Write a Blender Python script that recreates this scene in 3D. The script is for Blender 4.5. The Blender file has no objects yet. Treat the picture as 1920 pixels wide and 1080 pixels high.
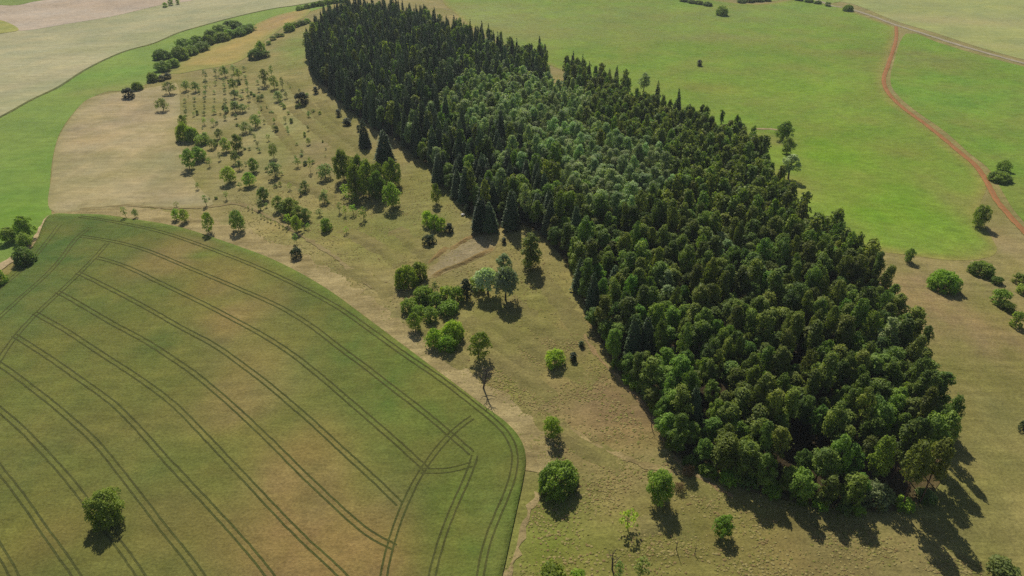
import bpy, math, random
import numpy as np
from mathutils import Vector

# ------------------------------------------------------------------ camera, sky, sun, exposure
scene = bpy.context.scene
COL = scene.collection
CAM_Z, PITCH, FPX = 110.0, math.radians(32.0), 1297.0     # height over the field, tilt below horizontal, focal length for a 1920 px wide frame
cam_data = bpy.data.cameras.new('camera')
cam_data.sensor_width = 36.0
cam_data.lens = 36.0 * FPX / 1920.0
cam_data.clip_start, cam_data.clip_end = 1.0, 12000.0
cam = bpy.data.objects.new('camera', cam_data)
cam.location = (0, 0, CAM_Z)
cam.rotation_euler = (math.pi / 2 - PITCH, 0, 0)
COL.objects.link(cam)
scene.camera = cam

SUN_EL, SUN_AZ = math.radians(48.0), math.radians(-11.0)  # azimuth measured from +Y towards +X
world = bpy.data.worlds.new('World')
scene.world = world
world.use_nodes = True
wn = world.node_tree
sky = wn.nodes.new('ShaderNodeTexSky')
sky.sky_type = 'NISHITA'
sky.sun_disc = False
sky.sun_elevation = SUN_EL
sky.sun_rotation = SUN_AZ
sky.air_density, sky.dust_density, sky.ozone_density = 1.0, 1.0, 1.0
wn.links.new(sky.outputs[0], wn.nodes['Background'].inputs[0])
wn.nodes['Background'].inputs[1].default_value = 0.07

sun_data = bpy.data.lights.new('sun', 'SUN')
sun_data.energy = 4.6
sun_data.angle = math.radians(0.5)
sun_data.color = (1.0, 0.95, 0.86)
sun = bpy.data.objects.new('sun', sun_data)
sdir = Vector((math.sin(SUN_AZ) * math.cos(SUN_EL), math.cos(SUN_AZ) * math.cos(SUN_EL), math.sin(SUN_EL)))
sun.rotation_euler = (-sdir).to_track_quat('-Z', 'Y').to_euler()
sun.location = (0, 200, 300)
COL.objects.link(sun)

scene.view_settings.view_transform = 'Standard'
scene.view_settings.look = 'None'
scene.view_settings.exposure = 0.0
scene.view_settings.gamma = 1.0
scene.view_settings.use_curve_mapping = False
scene.cycles.max_bounces = 6
scene.cycles.diffuse_bounces = 3
scene.cycles.transmission_bounces = 3
scene.cycles.use_adaptive_sampling = True
scene.cycles.adaptive_threshold = 0.02
scene.cycles.use_denoising = False

rng = np.random.default_rng(7)
random.seed(7)

# ------------------------------------------------------------------ the lie of the land
AX, AY, BX, BY = 80.0, 85.0, -115.0, 545.0                # the low ridge that carries the wood
AL = math.hypot(BX - AX, BY - AY)
UX, UY = (BX - AX) / AL, (BY - AY) / AL


def sst(a, b, x):
    t = np.clip((np.asarray(x, float) - a) / (b - a), 0, 1)
    return t * t * (3 - 2 * t)


def height(x, y):
    x = np.asarray(x, float); y = np.asarray(y, float)
    s = (x - AX) * UX + (y - AY) * UY
    d = (x - AX) * UY - (y - AY) * UX
    h = 10.0 * np.exp(-(d / 68.0) ** 2) * sst(-60, 170, s) * (1 - sst(AL + 10, AL + 330, s))
    h = h + 1.3 * np.sin(x * 0.013 + 1.0) * np.sin(y * 0.011 + 0.4) * sst(60, 240, y)
    h = h + 0.35 * np.sin(x * 0.045 + y * 0.02) * np.sin(y * 0.05 - x * 0.013) * sst(60, 160, y)
    return h


CP, SP = math.cos(PITCH), math.sin(PITCH)


def G(px, py):
    """ground point seen at a pixel of the 1920 x 1080 survey picture"""
    cx, cy = (px - 960.0) / FPX, (540.0 - py) / FPX
    dx, dy, dz = cx, CP + cy * SP, -SP + cy * CP
    t = CAM_Z / -dz
    for _ in range(40):
        t = 0.5 * t + 0.5 * (CAM_Z - float(height(dx * t, dy * t))) / -dz
    return dx * t, dy * t, float(height(dx * t, dy * t))


def P(x, y, z):
    """pixel of a world point, used to read the survey notes back"""
    zz = np.asarray(z, float) - CAM_Z
    dep = y * CP - zz * SP
    up = y * SP + zz * CP
    return 960 + FPX * x / dep, 540 - FPX * up / dep


def lin(r, g, b):
    f = lambda c: (c / 255 / 12.92) if c / 255 <= 0.04045 else ((c / 255 + 0.055) / 1.055) ** 2.4
    return np.array((f(r), f(g), f(b)))


# ------------------------------------------------------------------ helpers
def mesh_from(name, V, F):
    m = bpy.data.meshes.new(name)
    m.from_pydata([tuple(v) for v in V], [], F)
    m.update()
    return m


def quads_mesh(name, V):
    """V: (n,4,3) loose quads"""
    n = len(V)
    m = bpy.data.meshes.new(name)
    m.vertices.add(n * 4)
    m.vertices.foreach_set('co', V.reshape(-1).astype(np.float32))
    m.loops.add(n * 4)
    m.loops.foreach_set('vertex_index', np.arange(n * 4, dtype=np.int32))
    m.polygons.add(n)
    m.polygons.foreach_set('loop_start', np.arange(0, n * 4, 4, dtype=np.int32))
    m.update(calc_edges=True)
    return m


def link(name, mesh, mat=None, parent=None):
    o = bpy.data.objects.new(name, mesh)
    if mat is not None and mesh is not None and len(mesh.materials) == 0:
        mesh.materials.append(mat)
    COL.objects.link(o)
    if parent is not None:
        o.parent = parent
    return o


def point_attr(m, name, arr):
    a = m.attributes.new(name, 'FLOAT', 'POINT')
    a.data.foreach_set('value', np.asarray(arr, np.float32))


def col_attr(m, name, rgb):
    a = m.attributes.new(name, 'FLOAT_COLOR', 'POINT')
    c = np.ones((len(rgb), 4), np.float32)
    c[:, :3] = rgb
    a.data.foreach_set('color', c.reshape(-1))


def structure(o, parent=None):
    o['kind'] = 'structure'
    return o


def catmull(pts, n=6, closed=False):
    pts = np.asarray(pts, float)
    N = len(pts)
    out = []
    rngi = range(N) if closed else range(N - 1)
    for i in rngi:
        if closed:
            p0, p1, p2, p3 = pts[(i - 1) % N], pts[i], pts[(i + 1) % N], pts[(i + 2) % N]
        else:
            p0, p1, p2, p3 = pts[max(i - 1, 0)], pts[i], pts[i + 1], pts[min(i + 2, N - 1)]
        for k in range(n):
            t = k / n
            out.append(0.5 * ((2 * p1) + (-p0 + p2) * t + (2 * p0 - 5 * p1 + 4 * p2 - p3) * t * t + (-p0 + 3 * p1 - 3 * p2 + p3) * t ** 3))
    if not closed:
        out.append(pts[-1])
    return np.array(out)


def ground_line(px, n=6, closed=False):
    return catmull([G(*p)[:2] for p in px], n, closed)


def seg_dist(Q, poly, closed=True):
    """signed info: inside, distance, nearest point for points Q (m,2) against a polyline"""
    A = poly
    B = np.roll(poly, -1, axis=0)
    if not closed:
        A, B = poly[:-1], poly[1:]
    best = np.full(len(Q), 1e18)
    near = np.zeros((len(Q), 2))
    inside = np.zeros(len(Q), bool)
    for a, b in zip(A, B):
        ab = b - a
        L2 = ab @ ab
        if L2 < 1e-9:
            continue
        t = np.clip(((Q - a) @ ab) / L2, 0, 1)
        p = a + t[:, None] * ab
        d = ((Q - p) ** 2).sum(1)
        w = d < best
        best[w] = d[w]
        near[w] = p[w]
        if closed:
            c = (a[1] > Q[:, 1]) != (b[1] > Q[:, 1])
            if c.any():
                xx = a[0] + (Q[:, 1] - a[1]) / (b[1] - a[1] + 1e-12) * ab[0]
                inside ^= c & (Q[:, 0] < xx)
    return inside, np.sqrt(best), near


def patch(name, poly, lift, cell, mat, colour, skirt=0.0):
    """a sheet of land inside poly (world xy), laid lift metres over the ground; colour(x, y, edge_distance) -> rgb"""
    lo, hi = poly.min(0) - cell, poly.max(0) + cell
    xs = np.arange(lo[0], hi[0] + cell, cell)
    ys = np.arange(lo[1], hi[1] + cell, cell)
    gx, gy = np.meshgrid(xs, ys)
    Q = np.stack([gx.ravel(), gy.ravel()], 1)
    ins, d, near = seg_dist(Q, poly)
    snap = d < 0.55 * cell
    Q[snap] = near[snap]
    ok = ins | snap
    nx, ny = len(xs), len(ys)
    idx = np.arange(nx * ny).reshape(ny, nx)
    q = np.stack([idx[:-1, :-1], idx[:-1, 1:], idx[1:, 1:], idx[1:, :-1]], -1).reshape(-1, 4)
    c = ok[q].sum(1)
    allsnap = snap[q].sum(1) == 4
    F = []
    for f in q[(c == 4) & ~allsnap]:
        F.append(tuple(int(i) for i in f))
    for f in q[(c == 3)]:
        g = [int(i) for i in f if ok[i]]
        if not all(snap[i] for i in g):
            F.append(tuple(g))
    used = np.unique(np.concatenate([np.array(f) for f in F]))
    remap = -np.ones(nx * ny, int)
    remap[used] = np.arange(len(used))
    F = [tuple(int(remap[i]) for i in f) for f in F]
    xy = Q[used]
    ed = np.where(snap[used], 0.0, d[used])
    V = np.column_stack([xy, height(xy[:, 0], xy[:, 1]) + lift])
    rgb = colour(xy[:, 0], xy[:, 1], ed)
    if skirt > 0:
        from collections import Counter
        cnt = Counter()
        for f in F:
            for i in range(len(f)):
                a, b = f[i], f[(i + 1) % len(f)]
                cnt[(min(a, b), max(a, b))] += 1
        bnd = []
        for f in F:
            for i in range(len(f)):
                a, b = f[i], f[(i + 1) % len(f)]
                if cnt[(min(a, b), max(a, b))] == 1:
                    bnd.append((a, b))
        low = {}
        extra, ergb = [], []
        for a, b in bnd:
            for v in (a, b):
                if v not in low:
                    low[v] = len(V) + len(extra)
                    extra.append((V[v][0], V[v][1], V[v][2] - skirt))
                    ergb.append(rgb[v])
        F += [(b, a, low[a], low[b]) for a, b in bnd]
        V = np.vstack([V, np.array(extra)])
        rgb = np.vstack([rgb, np.array(ergb)])
    m = mesh_from(name, V, F)
    m.polygons.foreach_set('use_smooth', np.ones(len(m.polygons), bool))
    col_attr(m, 'tint', rgb)
    return structure(link(name, m, mat))


_lat = np.random.default_rng(99).random((256, 256))


def vnoise(x, y, size, octaves=3):
    """smooth patchiness of natural growth, about -1..1"""
    out, amp, tot = 0.0, 1.0, 0.0
    for o in range(octaves):
        u, v = np.asarray(x) / size * 2 ** o + 37.3 * o, np.asarray(y) / size * 2 ** o + 11.7 * o
        i, j = np.floor(u).astype(int), np.floor(v).astype(int)
        fu, fv = u - i, v - j
        fu, fv = fu * fu * (3 - 2 * fu), fv * fv * (3 - 2 * fv)
        g = lambda a, b: _lat[a % 256, b % 256]
        n = (g(i, j) * (1 - fu) + g(i + 1, j) * fu) * (1 - fv) + (g(i, j + 1) * (1 - fu) + g(i + 1, j + 1) * fu) * fv
        out = out + amp * (2 * n - 1)
        tot += amp
        amp *= 0.6
    return out / tot * 1.6


def blobs_colour(base, blobs=(), edge=None):
    """base colour with soft patches of other growth: (px, py, rx, ry, turn, rgb, strength)"""
    items = []
    for (px, py, rx, ry, ang, rgb, st) in blobs:
        x, y, _ = G(px, py)
        items.append((x, y, rx, ry, math.radians(ang), lin(*rgb), st))
    b = lin(*base)
    e = None if edge is None else (lin(*edge[0]), edge[1])

    def f(x, y, d):
        c = np.tile(b, (len(x), 1))
        n1, n2 = vnoise(x, y, 26.0), vnoise(x + 500, y - 300, 9.0)
        wob = 0.25 * np.sin(x * 0.21 + np.sin(y * 0.13) * 2) + 0.25 * np.sin(y * 0.27 + np.sin(x * 0.11) * 2)
        for (bx, by, rx, ry, a, rgb, st) in items:
            u = ((x - bx) * math.cos(a) + (y - by) * math.sin(a)) / rx
            v = (-(x - bx) * math.sin(a) + (y - by) * math.cos(a)) / ry
            w = st * np.exp(-np.maximum(0, u * u + v * v + 0.55 * n2 + 0.35 * n1) * (1 + 0.5 * wob))
            c = c * (1 - w[:, None]) + rgb * w[:, None]
        if e is not None:
            w = np.exp(-np.asarray(d) / e[1])
            c = c * (1 - w[:, None]) + e[0] * w[:, None]
        c = c * (1 + 0.10 * n1 + 0.08 * n2)[:, None] * np.column_stack([1 + 0.05 * n2, np.ones(len(x)), 1 - 0.05 * n2])
        return c
    return f


# ------------------------------------------------------------------ materials
class NT:
    def __init__(self, name):
        self.mat = bpy.data.materials.new(name)
        self.mat.use_nodes = True
        self.t = self.mat.node_tree
        self.bsdf = self.t.nodes['Principled BSDF']
        self.out = self.t.nodes['Material Output']

    def n(self, typ, **kw):
        nd = self.t.nodes.new(typ)
        for k, v in kw.items():
            setattr(nd, k, v)
        return nd

    def l(self, a, b):
        self.t.links.new(a, b)

    def noise(self, vec, scale, detail=3, rough=0.55):
        nd = self.n('ShaderNodeTexNoise')
        nd.inputs['Scale'].default_value = scale
        nd.inputs['Detail'].default_value = detail
        nd.inputs['Roughness'].default_value = rough
        self.l(vec, nd.inputs['Vector'])
        return nd.outputs['Fac']

    def ramp(self, fac, stops):
        nd = self.n('ShaderNodeValToRGB')
        els = nd.color_ramp.elements
        while len(els) < len(stops):
            els.new(0.5)
        for e, (p, c) in zip(els, stops):
            e.position = p
            e.color = (c, c, c, 1) if np.isscalar(c) else (*c, 1)
        self.l(fac, nd.inputs[0])
        return nd.outputs[0]

    def mul(self, a, b):
        nd = self.n('ShaderNodeMix', data_type='RGBA', blend_type='MULTIPLY')
        nd.inputs[0].default_value = 1.0
        self.l(a, nd.inputs[6]); self.l(b, nd.inputs[7])
        return nd.outputs[2]

    def mix(self, fac, a, b):
        nd = self.n('ShaderNodeMix', data_type='RGBA')
        self.l(fac, nd.inputs[0])
        for s, i in ((a, 6), (b, 7)):
            if hasattr(s, 'links'):
                self.l(s, nd.inputs[i])
            else:
                nd.inputs[i].default_value = (*s, 1)
        return nd.outputs[2]


def land_material(name, second, amount=0.5, patch_m=22.0, fine=(0.72, 1.22), turn=0.0, stretch=6.0, streak=0.25, bump=0.5, rows=None):
    """grass, crop or soil: tint from the sheet, mottled with a second growth colour, streaked along one direction, tufted"""
    k = NT(name)
    tc = k.n('ShaderNodeTexCoord').outputs['Object']
    at = k.n('ShaderNodeAttribute', attribute_name='tint').outputs['Color']
    big = k.noise(tc, 1.0 / patch_m, 5, 0.6)
    fac = k.ramp(big, [(0.42, 0.0), (0.68, amount)])
    c = k.mix(fac, at, lin(*second))
    mp = k.n('ShaderNodeMapping')
    mp.inputs['Rotation'].default_value = (0, 0, math.radians(turn))
    mp.inputs['Scale'].default_value = (1.0 / stretch, 1.0, 1.0)
    k.l(tc, mp.inputs['Vector'])
    st = k.noise(mp.outputs[0], 0.45, 4, 0.6)
    c = k.mul(c, k.ramp(st, [(0.3, 1 - streak), (0.7, 1 + streak)]))
    mid = k.noise(tc, 0.28, 4, 0.65)
    c = k.mul(c, k.ramp(mid, [(0.3, 0.86), (0.7, 1.12)]))
    fn = k.noise(tc, 1.7, 4, 0.7)
    c = k.mul(c, k.ramp(fn, [(0.3, fine[0]), (0.7, fine[1])]))
    if rows:
        wv = k.n('ShaderNodeTexWave', wave_type='BANDS', bands_direction='Y')
        wv.inputs['Scale'].default_value = rows
        wv.inputs['Distortion'].default_value = 2.0
        wv.inputs['Detail'].default_value = 2.0
        k.l(mp.outputs[0], wv.inputs['Vector'])
        c = k.mul(c, k.ramp(wv.outputs['Fac'], [(0.0, 0.93), (1.0, 1.05)]))
    k.l(c, k.bsdf.inputs['Base Color'])
    k.bsdf.inputs['Roughness'].default_value = 0.95
    k.bsdf.inputs['Specular IOR Level'].default_value = 0.05
    bm = k.n('ShaderNodeBump')
    bm.inputs['Strength'].default_value = bump
    bm.inputs['Distance'].default_value = 0.35
    ad = k.n('ShaderNodeMath', operation='ADD')
    k.l(fn, ad.inputs[0]); k.l(st, ad.inputs[1])
    k.l(ad.outputs[0], bm.inputs['Height'])
    k.l(bm.outputs[0], k.bsdf.inputs['Normal'])
    return k.mat


def leaf_material(name, dark, light, thru=0.35, hue=0.03):
    k = NT(name)
    oi = k.n('ShaderNodeObjectInfo').outputs['Random']
    at = k.n('ShaderNodeAttribute', attribute_name='shade').outputs['Fac']
    own = k.n('ShaderNodeAttribute', attribute_name='own').outputs['Fac']
    ad = k.n('ShaderNodeMath', operation='ADD'); k.l(oi, ad.inputs[0]); k.l(own, ad.inputs[1])
    fr = k.n('ShaderNodeMath', operation='FRACT'); k.l(ad.outputs[0], fr.inputs[0])
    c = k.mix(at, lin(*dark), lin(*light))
    hs = k.n('ShaderNodeHueSaturation')
    mr = k.n('ShaderNodeMapRange'); k.l(fr.outputs[0], mr.inputs[0])
    mr.inputs[3].default_value, mr.inputs[4].default_value = 0.5 - hue, 0.5 + hue
    k.l(mr.outputs[0], hs.inputs['Hue'])
    m7 = k.n('ShaderNodeMath', operation='MULTIPLY'); m7.inputs[1].default_value = 7.31; k.l(fr.outputs[0], m7.inputs[0])
    f7 = k.n('ShaderNodeMath', operation='FRACT'); k.l(m7.outputs[0], f7.inputs[0])
    mv = k.n('ShaderNodeMapRange'); k.l(f7.outputs[0], mv.inputs[0])
    mv.inputs[3].default_value, mv.inputs[4].default_value = 0.65, 1.4
    k.l(mv.outputs[0], hs.inputs['Value'])
    k.l(c, hs.inputs['Color'])
    k.l(hs.outputs[0], k.bsdf.inputs['Base Color'])
    k.bsdf.inputs['Roughness'].default_value = 0.6
    k.bsdf.inputs['Specular IOR Level'].default_value = 0.25
    tr = k.n('ShaderNodeBsdfTranslucent')
    g = k.n('ShaderNodeMix', data_type='RGBA', blend_type='MULTIPLY')
    g.inputs[0].default_value = 1.0
    k.l(hs.outputs[0], g.inputs[6]); g.inputs[7].default_value = (1.15, 1.25, 0.5, 1)
    k.l(g.outputs[2], tr.inputs[0])
    mx = k.n('ShaderNodeMixShader'); mx.inputs[0].default_value = thru
    k.l(k.bsdf.outputs[0], mx.inputs[1]); k.l(tr.outputs[0], mx.inputs[2])
    k.l(mx.outputs[0], k.out.inputs['Surface'])
    return k.mat


def bark_material(name, a, b):
    k = NT(name)
    tc = k.n('ShaderNodeTexCoord').outputs['Object']
    c = k.mix(k.noise(tc, 3.0, 4), lin(*a), lin(*b))
    k.l(c, k.bsdf.inputs['Base Color'])
    k.bsdf.inputs['Roughness'].default_value = 0.9
    return k.mat


PASTURE = (142, 130, 82)
M_pasture = land_material('pasture_grass', (118, 116, 58), 0.75, 24, (0.7, 1.18), 55, 7, 0.16, 0.6)
M_crop = land_material('green_cereal', (122, 112, 58), 0.42, 13, (0.72, 1.2), 40, 5, 0.10, 0.6)
M_dry = land_material('dry_meadow', (128, 120, 72), 0.55, 18, (0.82, 1.14), 70, 8, 0.12, 0.4)
M_green = land_material('lush_meadow', (126, 122, 62), 0.5, 34, (0.7, 1.24), -25, 2.5, 0.14, 0.5)
M_strip = land_material('green_strip', (116, 132, 60), 0.4, 25, (0.86, 1.1), 30, 8, 0.08, 0.3)
M_beige = land_material('ripening_field', (138, 142, 96), 0.55, 60, (0.9, 1.08), 12, 14, 0.10, 0.3, rows=0.35)
M_plough = land_material('bare_field', (156, 138, 112), 0.5, 40, (0.92, 1.07), 12, 14, 0.06, 0.3)
M_orange = land_material('russet_strip', (132, 128, 68), 0.45, 20, (0.88, 1.1), 25, 8, 0.1, 0.3)
M_floor = land_material('forest_floor_litter', (60, 50, 36), 0.6, 6, (0.7, 1.2), 0, 1, 0.1, 0.6)
M_soil = land_material('bare_track_soil', (128, 114, 72), 0.85, 8, (0.74, 1.2), 50, 9, 0.26, 0.7)
M_red = land_material('red_earth_road', (134, 98, 64), 0.5, 5, (0.88, 1.1), 0, 1, 0.05, 0.3)
M_gravel = land_material('gravel_road', (138, 128, 108), 0.5, 5, (0.88, 1.1), 0, 1, 0.05, 0.3)
M_track = land_material('wheel_rut', (70, 66, 40), 0.5, 5, (0.75, 1.2), 0, 1, 0.1, 0.5)
M_grey = land_material('quarry_rubble', (134, 120, 84), 0.6, 6, (0.75, 1.2), -35, 4, 0.16, 0.7)

# ------------------------------------------------------------------ land sheets
def axis(lo, hi, step, far, grow=1.45):
    a = list(np.arange(lo, hi + step, step))
    s, v = step, lo
    left = []
    while v > -far:
        s *= grow; v -= s; left.append(v)
    s, v = step, a[-1]
    while v < far:
        s *= grow; v += s; a.append(v)
    return np.array(left[::-1] + a)


def make_ground():
    xs, ys = axis(-420, 480, 4.0, 5500), axis(20, 720, 4.0, 5500)
    gx, gy = np.meshgrid(xs, ys)
    x, y = gx.ravel(), gy.ravel()
    V = np.column_stack([x, y, height(x, y)])
    nx, ny = len(xs), len(ys)
    idx = np.arange(nx * ny).reshape(ny, nx)
    q = np.stack([idx[:-1, :-1], idx[:-1, 1:], idx[1:, 1:], idx[1:, :-1]], -1).reshape(-1, 4)
    m = mesh_from('ground', V, [tuple(int(i) for i in f) for f in q])
    m.polygons.foreach_set('use_smooth', np.ones(len(m.polygons), bool))
    f = blobs_colour(PASTURE, [
        # greener hollows, brown worn ground, pale dry grass on the slope
        (620, 420, 22, 10, -40, (128, 130, 66), 0.7), (560, 260, 26, 40, 10, (134, 132, 74), 0.7), (560, 90, 14, 50, 10, (122, 134, 64), 0.9),
        (820, 330, 10, 26, 20, (124, 126, 64), 0.8), (1000, 560, 16, 14, -40, (128, 122, 62), 0.6), (930, 620, 12, 26, -45, (134, 130, 68), 0.6),
        (1110, 640, 9, 26, -60, (134, 112, 78), 0.8), (1200, 790, 10, 20, -50, (130, 108, 74), 0.85), (1120, 760, 10, 16, -50, (134, 112, 76), 0.7),
        (1100, 720, 6, 22, -52, (130, 108, 76), 0.6), (1260, 960, 12, 8, 0, (116, 96, 62), 0.6), (1330, 1040, 14, 7, 0, (112, 92, 60), 0.7),
        (1100, 1010, 16, 14, 0, (116, 118, 52), 0.8), (1250, 1060, 16, 6, 0, (120, 116, 58), 0.6), (1010, 960, 6, 8, 0, (110, 118, 48), 0.8), (1450, 980, 20, 6, 0, (124, 120, 60), 0.7), (760, 420, 20, 14, 0, (122, 124, 64), 0.7), (700, 440, 16, 12, 0, (124, 124, 64), 0.6), (1040, 1060, 8, 6, 0, (112, 122, 42), 0.9), (1450, 1040, 20, 8, 0, (134, 122, 66), 0.6),
        (590, 290, 12, 16, 0, (150, 128, 92), 0.7), (700, 480, 18, 10, -40, (136, 132, 70), 0.5), (420, 430, 16, 5, -30, (164, 146, 104), 0.8),
        (430, 250, 30, 50, 0, (156, 144, 100), 0.6), (520, 240, 10, 60, 12, (140, 138, 84), 0.6), (950, 740, 4, 14, -42, (120, 130, 52), 0.8),
        (1180, 870, 12, 5, -30, (152, 132, 92), 0.8), (1000, 680, 6, 20, -48, (122, 106, 66), 0.4), (690, 520, 20, 6, -45, (142, 128, 84), 0.5),
        (1820, 760, 26, 30, 0, (124, 118, 66), 0.8), (1900, 900, 20, 20, 0, (122, 116, 64), 0.8), (1860, 620, 12, 30, 30, (148, 124, 84), 0.7), (1750, 560, 16, 20, 10, (146, 122, 86), 0.7),
        (1850, 980, 24, 16, 0, (128, 122, 70), 0.8), (1600, 1040, 24, 8, 0, (130, 112, 70), 0.5), (1860, 460, 14, 12, 0, (150, 130, 92), 0.6)])
    col_attr(m, 'tint', f(x, y, None))
    return structure(link('ground', m, M_pasture))


ground = make_ground()


def ribbon(name, line, width, lift, mat, rgb, parent=None, profile=None, wob=0.0, mats=None, mat_of=None, taper=False):
    """a strip along a world line; profile = [(offset across, height)]"""
    line = np.asarray(line)
    t = np.gradient(line, axis=0)
    t /= np.linalg.norm(t, axis=1)[:, None] + 1e-9
    nrm = np.stack([-t[:, 1], t[:, 0]], 1)
    prof = profile or [(-width / 2, 0.0), (-width / 6, 0.03), (width / 6, 0.03), (width / 2, 0.0)]
    rows = []
    n_ = len(line)
    taper_ = np.minimum(1.0, np.minimum(np.arange(n_), np.arange(n_)[::-1]) / max(1.0, min(5.0, 0.35 * n_)))
    for j, (o, z) in enumerate(prof):
        off = o + (wob * rng.normal(size=len(line)) if (wob and j in (0, len(prof) - 1)) else 0)
        p = line + nrm * (off[:, None] if wob and j in (0, len(prof) - 1) else o)
        rows.append(np.column_stack([p, height(p[:, 0], p[:, 1]) + lift + z * (taper_ if taper else 1.0)]))
    V = np.stack(rows, 1).reshape(-1, 3)
    k = len(prof)
    F, MI = [], []
    for i in range(len(line) - 1):
        for j in range(k - 1):
            F.append((i * k + j, (i + 1) * k + j, (i + 1) * k + j + 1, i * k + j + 1))
            MI.append(mat_of(j) if mat_of else 0)
    m = mesh_from(name, V, [f[::-1] for f in F])
    tint = np.array([lin(*c) for c in rgb]) if not np.isscalar(rgb[0]) else np.tile(lin(*rgb), (k, 1))
    col_attr(m, 'tint', np.tile(tint, (len(line), 1)))
    if mats:
        for mm in mats:
            m.materials.append(mm)
        m.polygons.foreach_set('material_index', np.array(MI, np.int32))
    o = link(name, m, mat, parent)
    if parent is None:
        structure(o)
    return o


def resample(line, step):
    d = np.r_[0, np.cumsum(np.linalg.norm(np.diff(line, axis=0), axis=1))]
    s = np.arange(0, d[-1], step)
    return np.column_stack([np.interp(s, d, line[:, 0]), np.interp(s, d, line[:, 1])])


# far left: big ripening field, ploughed plot, lane of green, russet strip
FIELD_EDGE = [(-260, 300), (-80, 252), (0, 220), (60, 187), (110, 163), (160, 131), (230, 98), (290, 81), (340, 60), (400, 43), (450, 30), (510, 17), (570, 8), (650, -6), (760, -22)]
beige_poly = ground_line(FIELD_EDGE + [(600, -70), (300, -70), (0, -55), (-300, -20), (-500, 120)], 5, True)
patch('ripening_field', beige_poly, 0.10, 6.0, M_beige, blobs_colour((160, 154, 116), [
    (100, 140, 80, 30, 20, (168, 158, 122), 0.6), (350, 30, 80, 40, 20, (150, 148, 108), 0.7), (40, 190, 40, 20, 20, (150, 148, 104), 0.6), (220, 70, 60, 10, 20, (144, 144, 104), 0.6)]))
plough_poly = ground_line([(-200, 20), (-60, 25), (0, 48), (40, 58), (120, 46), (200, 33), (300, 10), (370, -6), (300, -40), (100, -40), (0, 10), (-100, -5)], 5, True)
patch('ploughed_field', plough_poly, 0.18, 7.0, M_plough, blobs_colour((176, 160, 138), [(150, 10, 80, 20, 10, (168, 148, 124), 0.6)]))
corner_poly = ground_line([(-150, 45), (-40, 42), (0, 38), (36, 55), (10, 62), (-60, 72), (-160, 90)], 4, True)
patch('fallow_corner', corner_poly, 0.26, 5.0, M_strip, blobs_colour((150, 146, 78)))
far_green_poly = ground_line([(-160, -10), (0, 10), (60, 4), (110, -10), (60, -40), (-160, -40)], 4, True)
patch('far_pasture', far_green_poly, 0.26, 7.0, M_strip, blobs_colour((118, 132, 66)))

STRIP_IN = [(95, 410), (93, 370), (95, 330), (100, 290), (112, 250), (135, 215), (160, 190), (200, 172), (250, 168), (290, 148), (330, 118), (380, 92), (430, 70), (480, 52), (540, 32), (600, 16), (680, -6), (770, -22)]
strip_poly = catmull([G(*p)[:2] for p in FIELD_EDGE[0:] + STRIP_IN[::-1] + [(60, 470), (0, 500), (-140, 560), (-260, 560)]], 5, True)
patch('green_grass_strip', strip_poly, 0.05, 4.0, M_strip, blobs_colour((118, 138, 64), [
    (60, 330, 22, 50, 0, (104, 134, 52), 0.7), (200, 140, 40, 14, 25, (108, 140, 56), 0.6), (30, 410, 20, 16, 0, (100, 134, 36), 0.6), (230, 165, 24, 8, 30, (136, 136, 74), 0.8), (500, 22, 60, 8, 25, (120, 142, 62), 0.5)]))
# the low grassy bank between the ripening field and the green lane
ribbon('field_bank', resample(ground_line(FIELD_EDGE[1:], 5), 4.0), 1.6, 0.10, M_pasture, (96, 102, 58),
       profile=[(-0.9, 0.0), (-0.4, 0.28), (0.3, 0.34), (0.9, 0.0)], wob=0.15)
russet_poly = ground_line([(318, 140), (345, 112), (390, 90), (440, 70), (480, 45), (525, 27), (580, 17), (572, 32), (540, 46), (505, 70), (480, 92), (455, 112), (420, 124), (370, 132)], 5, True)
patch('russet_grass_strip', russet_poly, 0.12, 3.5, M_orange, blobs_colour((158, 138, 80), [(520, 40, 20, 30, 20, (166, 134, 92), 0.7), (360, 128, 14, 8, 20, (140, 136, 68), 0.7)], edge=((132, 134, 70), 4.0)))

# pale mown field above the cereal
dry_poly = ground_line([(95, 395), (97, 330), (106, 270), (132, 222), (165, 186), (215, 174), (290, 163), (330, 156), (338, 200), (335, 250), (350, 310), (372, 350), (400, 385), (330, 391), (250, 388), (170, 392)], 5, True)
patch('mown_dry_field', dry_poly, 0.11, 3.0, M_dry, blobs_colour((160, 146, 108), [
    (180, 250, 24, 16, 20, (164, 144, 108), 0.8), (270, 310, 26, 14, 0, (146, 140, 96), 0.7), (250, 200, 20, 20, 0, (160, 140, 108), 0.6), (140, 350, 16, 12, 0, (158, 148, 104), 0.6)], edge=((152, 140, 96), 3.0)))

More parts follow.
